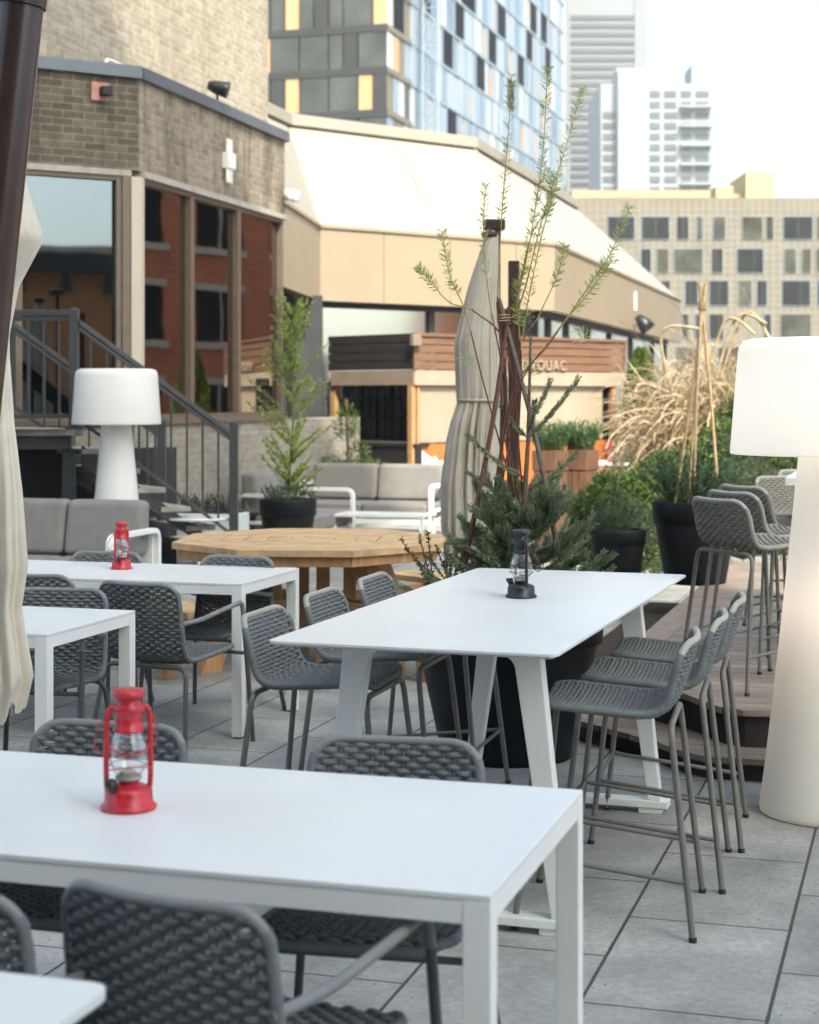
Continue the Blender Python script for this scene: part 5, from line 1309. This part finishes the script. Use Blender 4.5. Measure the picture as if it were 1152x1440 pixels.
# ------------------------------------------------------------------ outside the frame: block added to shade the terrace, houses mirrored in the glass
t=thing('shade_block','unseen tall block added behind the viewer to shade the terrace','building',(0,0,0))
m=MB(); m.box((-24,-26,0),(9.9,-12,37.5)); m.build('wall',M['bricktall'],t,uvwall=True)
t=thing('red_brick_house','red brick house seen mirrored in the right hand restaurant windows','building',(0,0,0))
A=V((15.5,25,0)); B=V((14.0,52,0)); d=(A-B).normalized(); n=perp(d); L=(B-A).length
m=MB(); m.obox(B,d,n,0,L,0,14,-8,0); m.build('wall',M['brickred'],t,uvwall=True)
for zi in (.6,3.1,5.6,8.1,10.6):
    for k in range(8):
        s=1.2+k*3.2; m=MB(); m.obox(B,d,n,s,s+1.9,zi,zi+1.35,.0,.03); m.build('window',M['winblack'],t); m=MB(); m.obox(B,d,n,s-.12,s+2.02,zi-.2,zi-.02,.0,.12); m.obox(B,d,n,s-.12,s+2.02,zi+1.37,zi+1.55,.0,.06); m.obox(B,d,n,s+.9,s+.98,zi,zi+1.35,.0305,.06); m.build('lintel',M['concrete'],t)
t=thing('corniced_house','orange brick house with a dark bracketed cornice, mirrored in the corner window','building',(0,0,0))
cpt=V((33,-12.4,0)); nn=V((-.8,.62,0)).normalized(); d=V((-nn.y,nn.x,0))
M['brickorange']=brickmat('sunlit_orange_brick',(.85,.36,.12),(.75,.30,.1),(.6,.3,.15),w=.24,h=.08,stain=.15)  # raised brick colour stands in for sunlight on this wall
m=MB(); m.obox(cpt,d,nn,-22,22,0,6.0,-10,0); m.build('wall',M['brickorange'],t,uvwall=True)
m=MB(); m.obox(cpt,d,nn,-22.3,22.3,6.001,6.7,-10,.6)
for k in range(30): m.obox(cpt,d,nn,-21.5+k*1.5,-21.1+k*1.5,5.3,6.0,.001,.5)
m.build('cornice',M['black'],t)
m=MB(); m.obox(cpt,d,nn,-4,14,0,8.2,-22,-14); m.build('rear_annex',M['cream'],t)
mb=MB(); mb.box((-720,-720,-1.02),(720,720,135))
hz=bpy.data.materials.new('haze_air'); hz.use_nodes=True; hn=hz.node_tree; hn.nodes.remove(hn.nodes['Principled BSDF'])
pv=hn.nodes.new('ShaderNodeVolumePrincipled'); pv.inputs['Color'].default_value=(.95,.97,1,1); pv.inputs['Density'].default_value=.0005; hn.links.new(pv.outputs[0],hn.nodes['Material Output'].inputs['Volume'])
hz.use_nodes=True; ho=mb.build('haze',hz); ho['kind']='stuff'
# ------------------------------------------------------------------ light, sky, camera
SUN_AZ=V((.3,-.95,0)).normalized(); SUN_EL=math.radians(46)
w=bpy.data.worlds.new('World'); S.world=w; w.use_nodes=True; nt=w.node_tree
sky=nt.nodes.new('ShaderNodeTexSky'); sky.sky_type='NISHITA'; sky.sun_disc=False; sky.sun_elevation=SUN_EL
sky.sun_rotation=math.atan2(SUN_AZ.x,SUN_AZ.y); sky.air_density=.75; sky.dust_density=4.5; sky.ozone_density=.7; sky.altitude=50
bg=nt.nodes['Background']; bg.inputs[1].default_value=.15; nt.links.new(mix(nt,1.0,sky.outputs[0],(.93,1.03,.98),'MULTIPLY'),bg.inputs[0])
sl=bpy.data.lights.new('sun','SUN'); sl.energy=2.2; sl.angle=math.radians(.53); sl.color=(1,.93,.82); so=bpy.data.objects.new('sun',sl); COL.objects.link(so)
sd=V((SUN_AZ.x*math.cos(SUN_EL),SUN_AZ.y*math.cos(SUN_EL),math.sin(SUN_EL))); so.rotation_euler=sd.to_track_quat('Z','Y').to_euler()
cam=bpy.data.cameras.new('camera'); co=bpy.data.objects.new('camera',cam); COL.objects.link(co); S.camera=co
co.location=(0,0,EYE); co.rotation_euler=(math.radians(90),0,0)
cam.sensor_fit='VERTICAL'; cam.sensor_height=30; cam.sensor_width=24; cam.lens=50; cam.shift_y=-(720-HZ)/1440
cam.clip_start=.05; cam.clip_end=6000; cam.dof.use_dof=True; cam.dof.focus_distance=6.3; cam.dof.aperture_fstop=3.4
S.view_settings.view_transform='Standard'; S.view_settings.look='None'; S.view_settings.exposure=1.85; S.view_settings.gamma=1
S.render.engine='CYCLES'; S.cycles.use_denoising=True; S.cycles.max_bounces=8; S.cycles.diffuse_bounces=4; S.cycles.glossy_bounces=4; S.cycles.transparent_max_bounces=12
S.cycles.sample_clamp_indirect=8; S.cycles.caustics_reflective=False; S.cycles.caustics_refractive=False
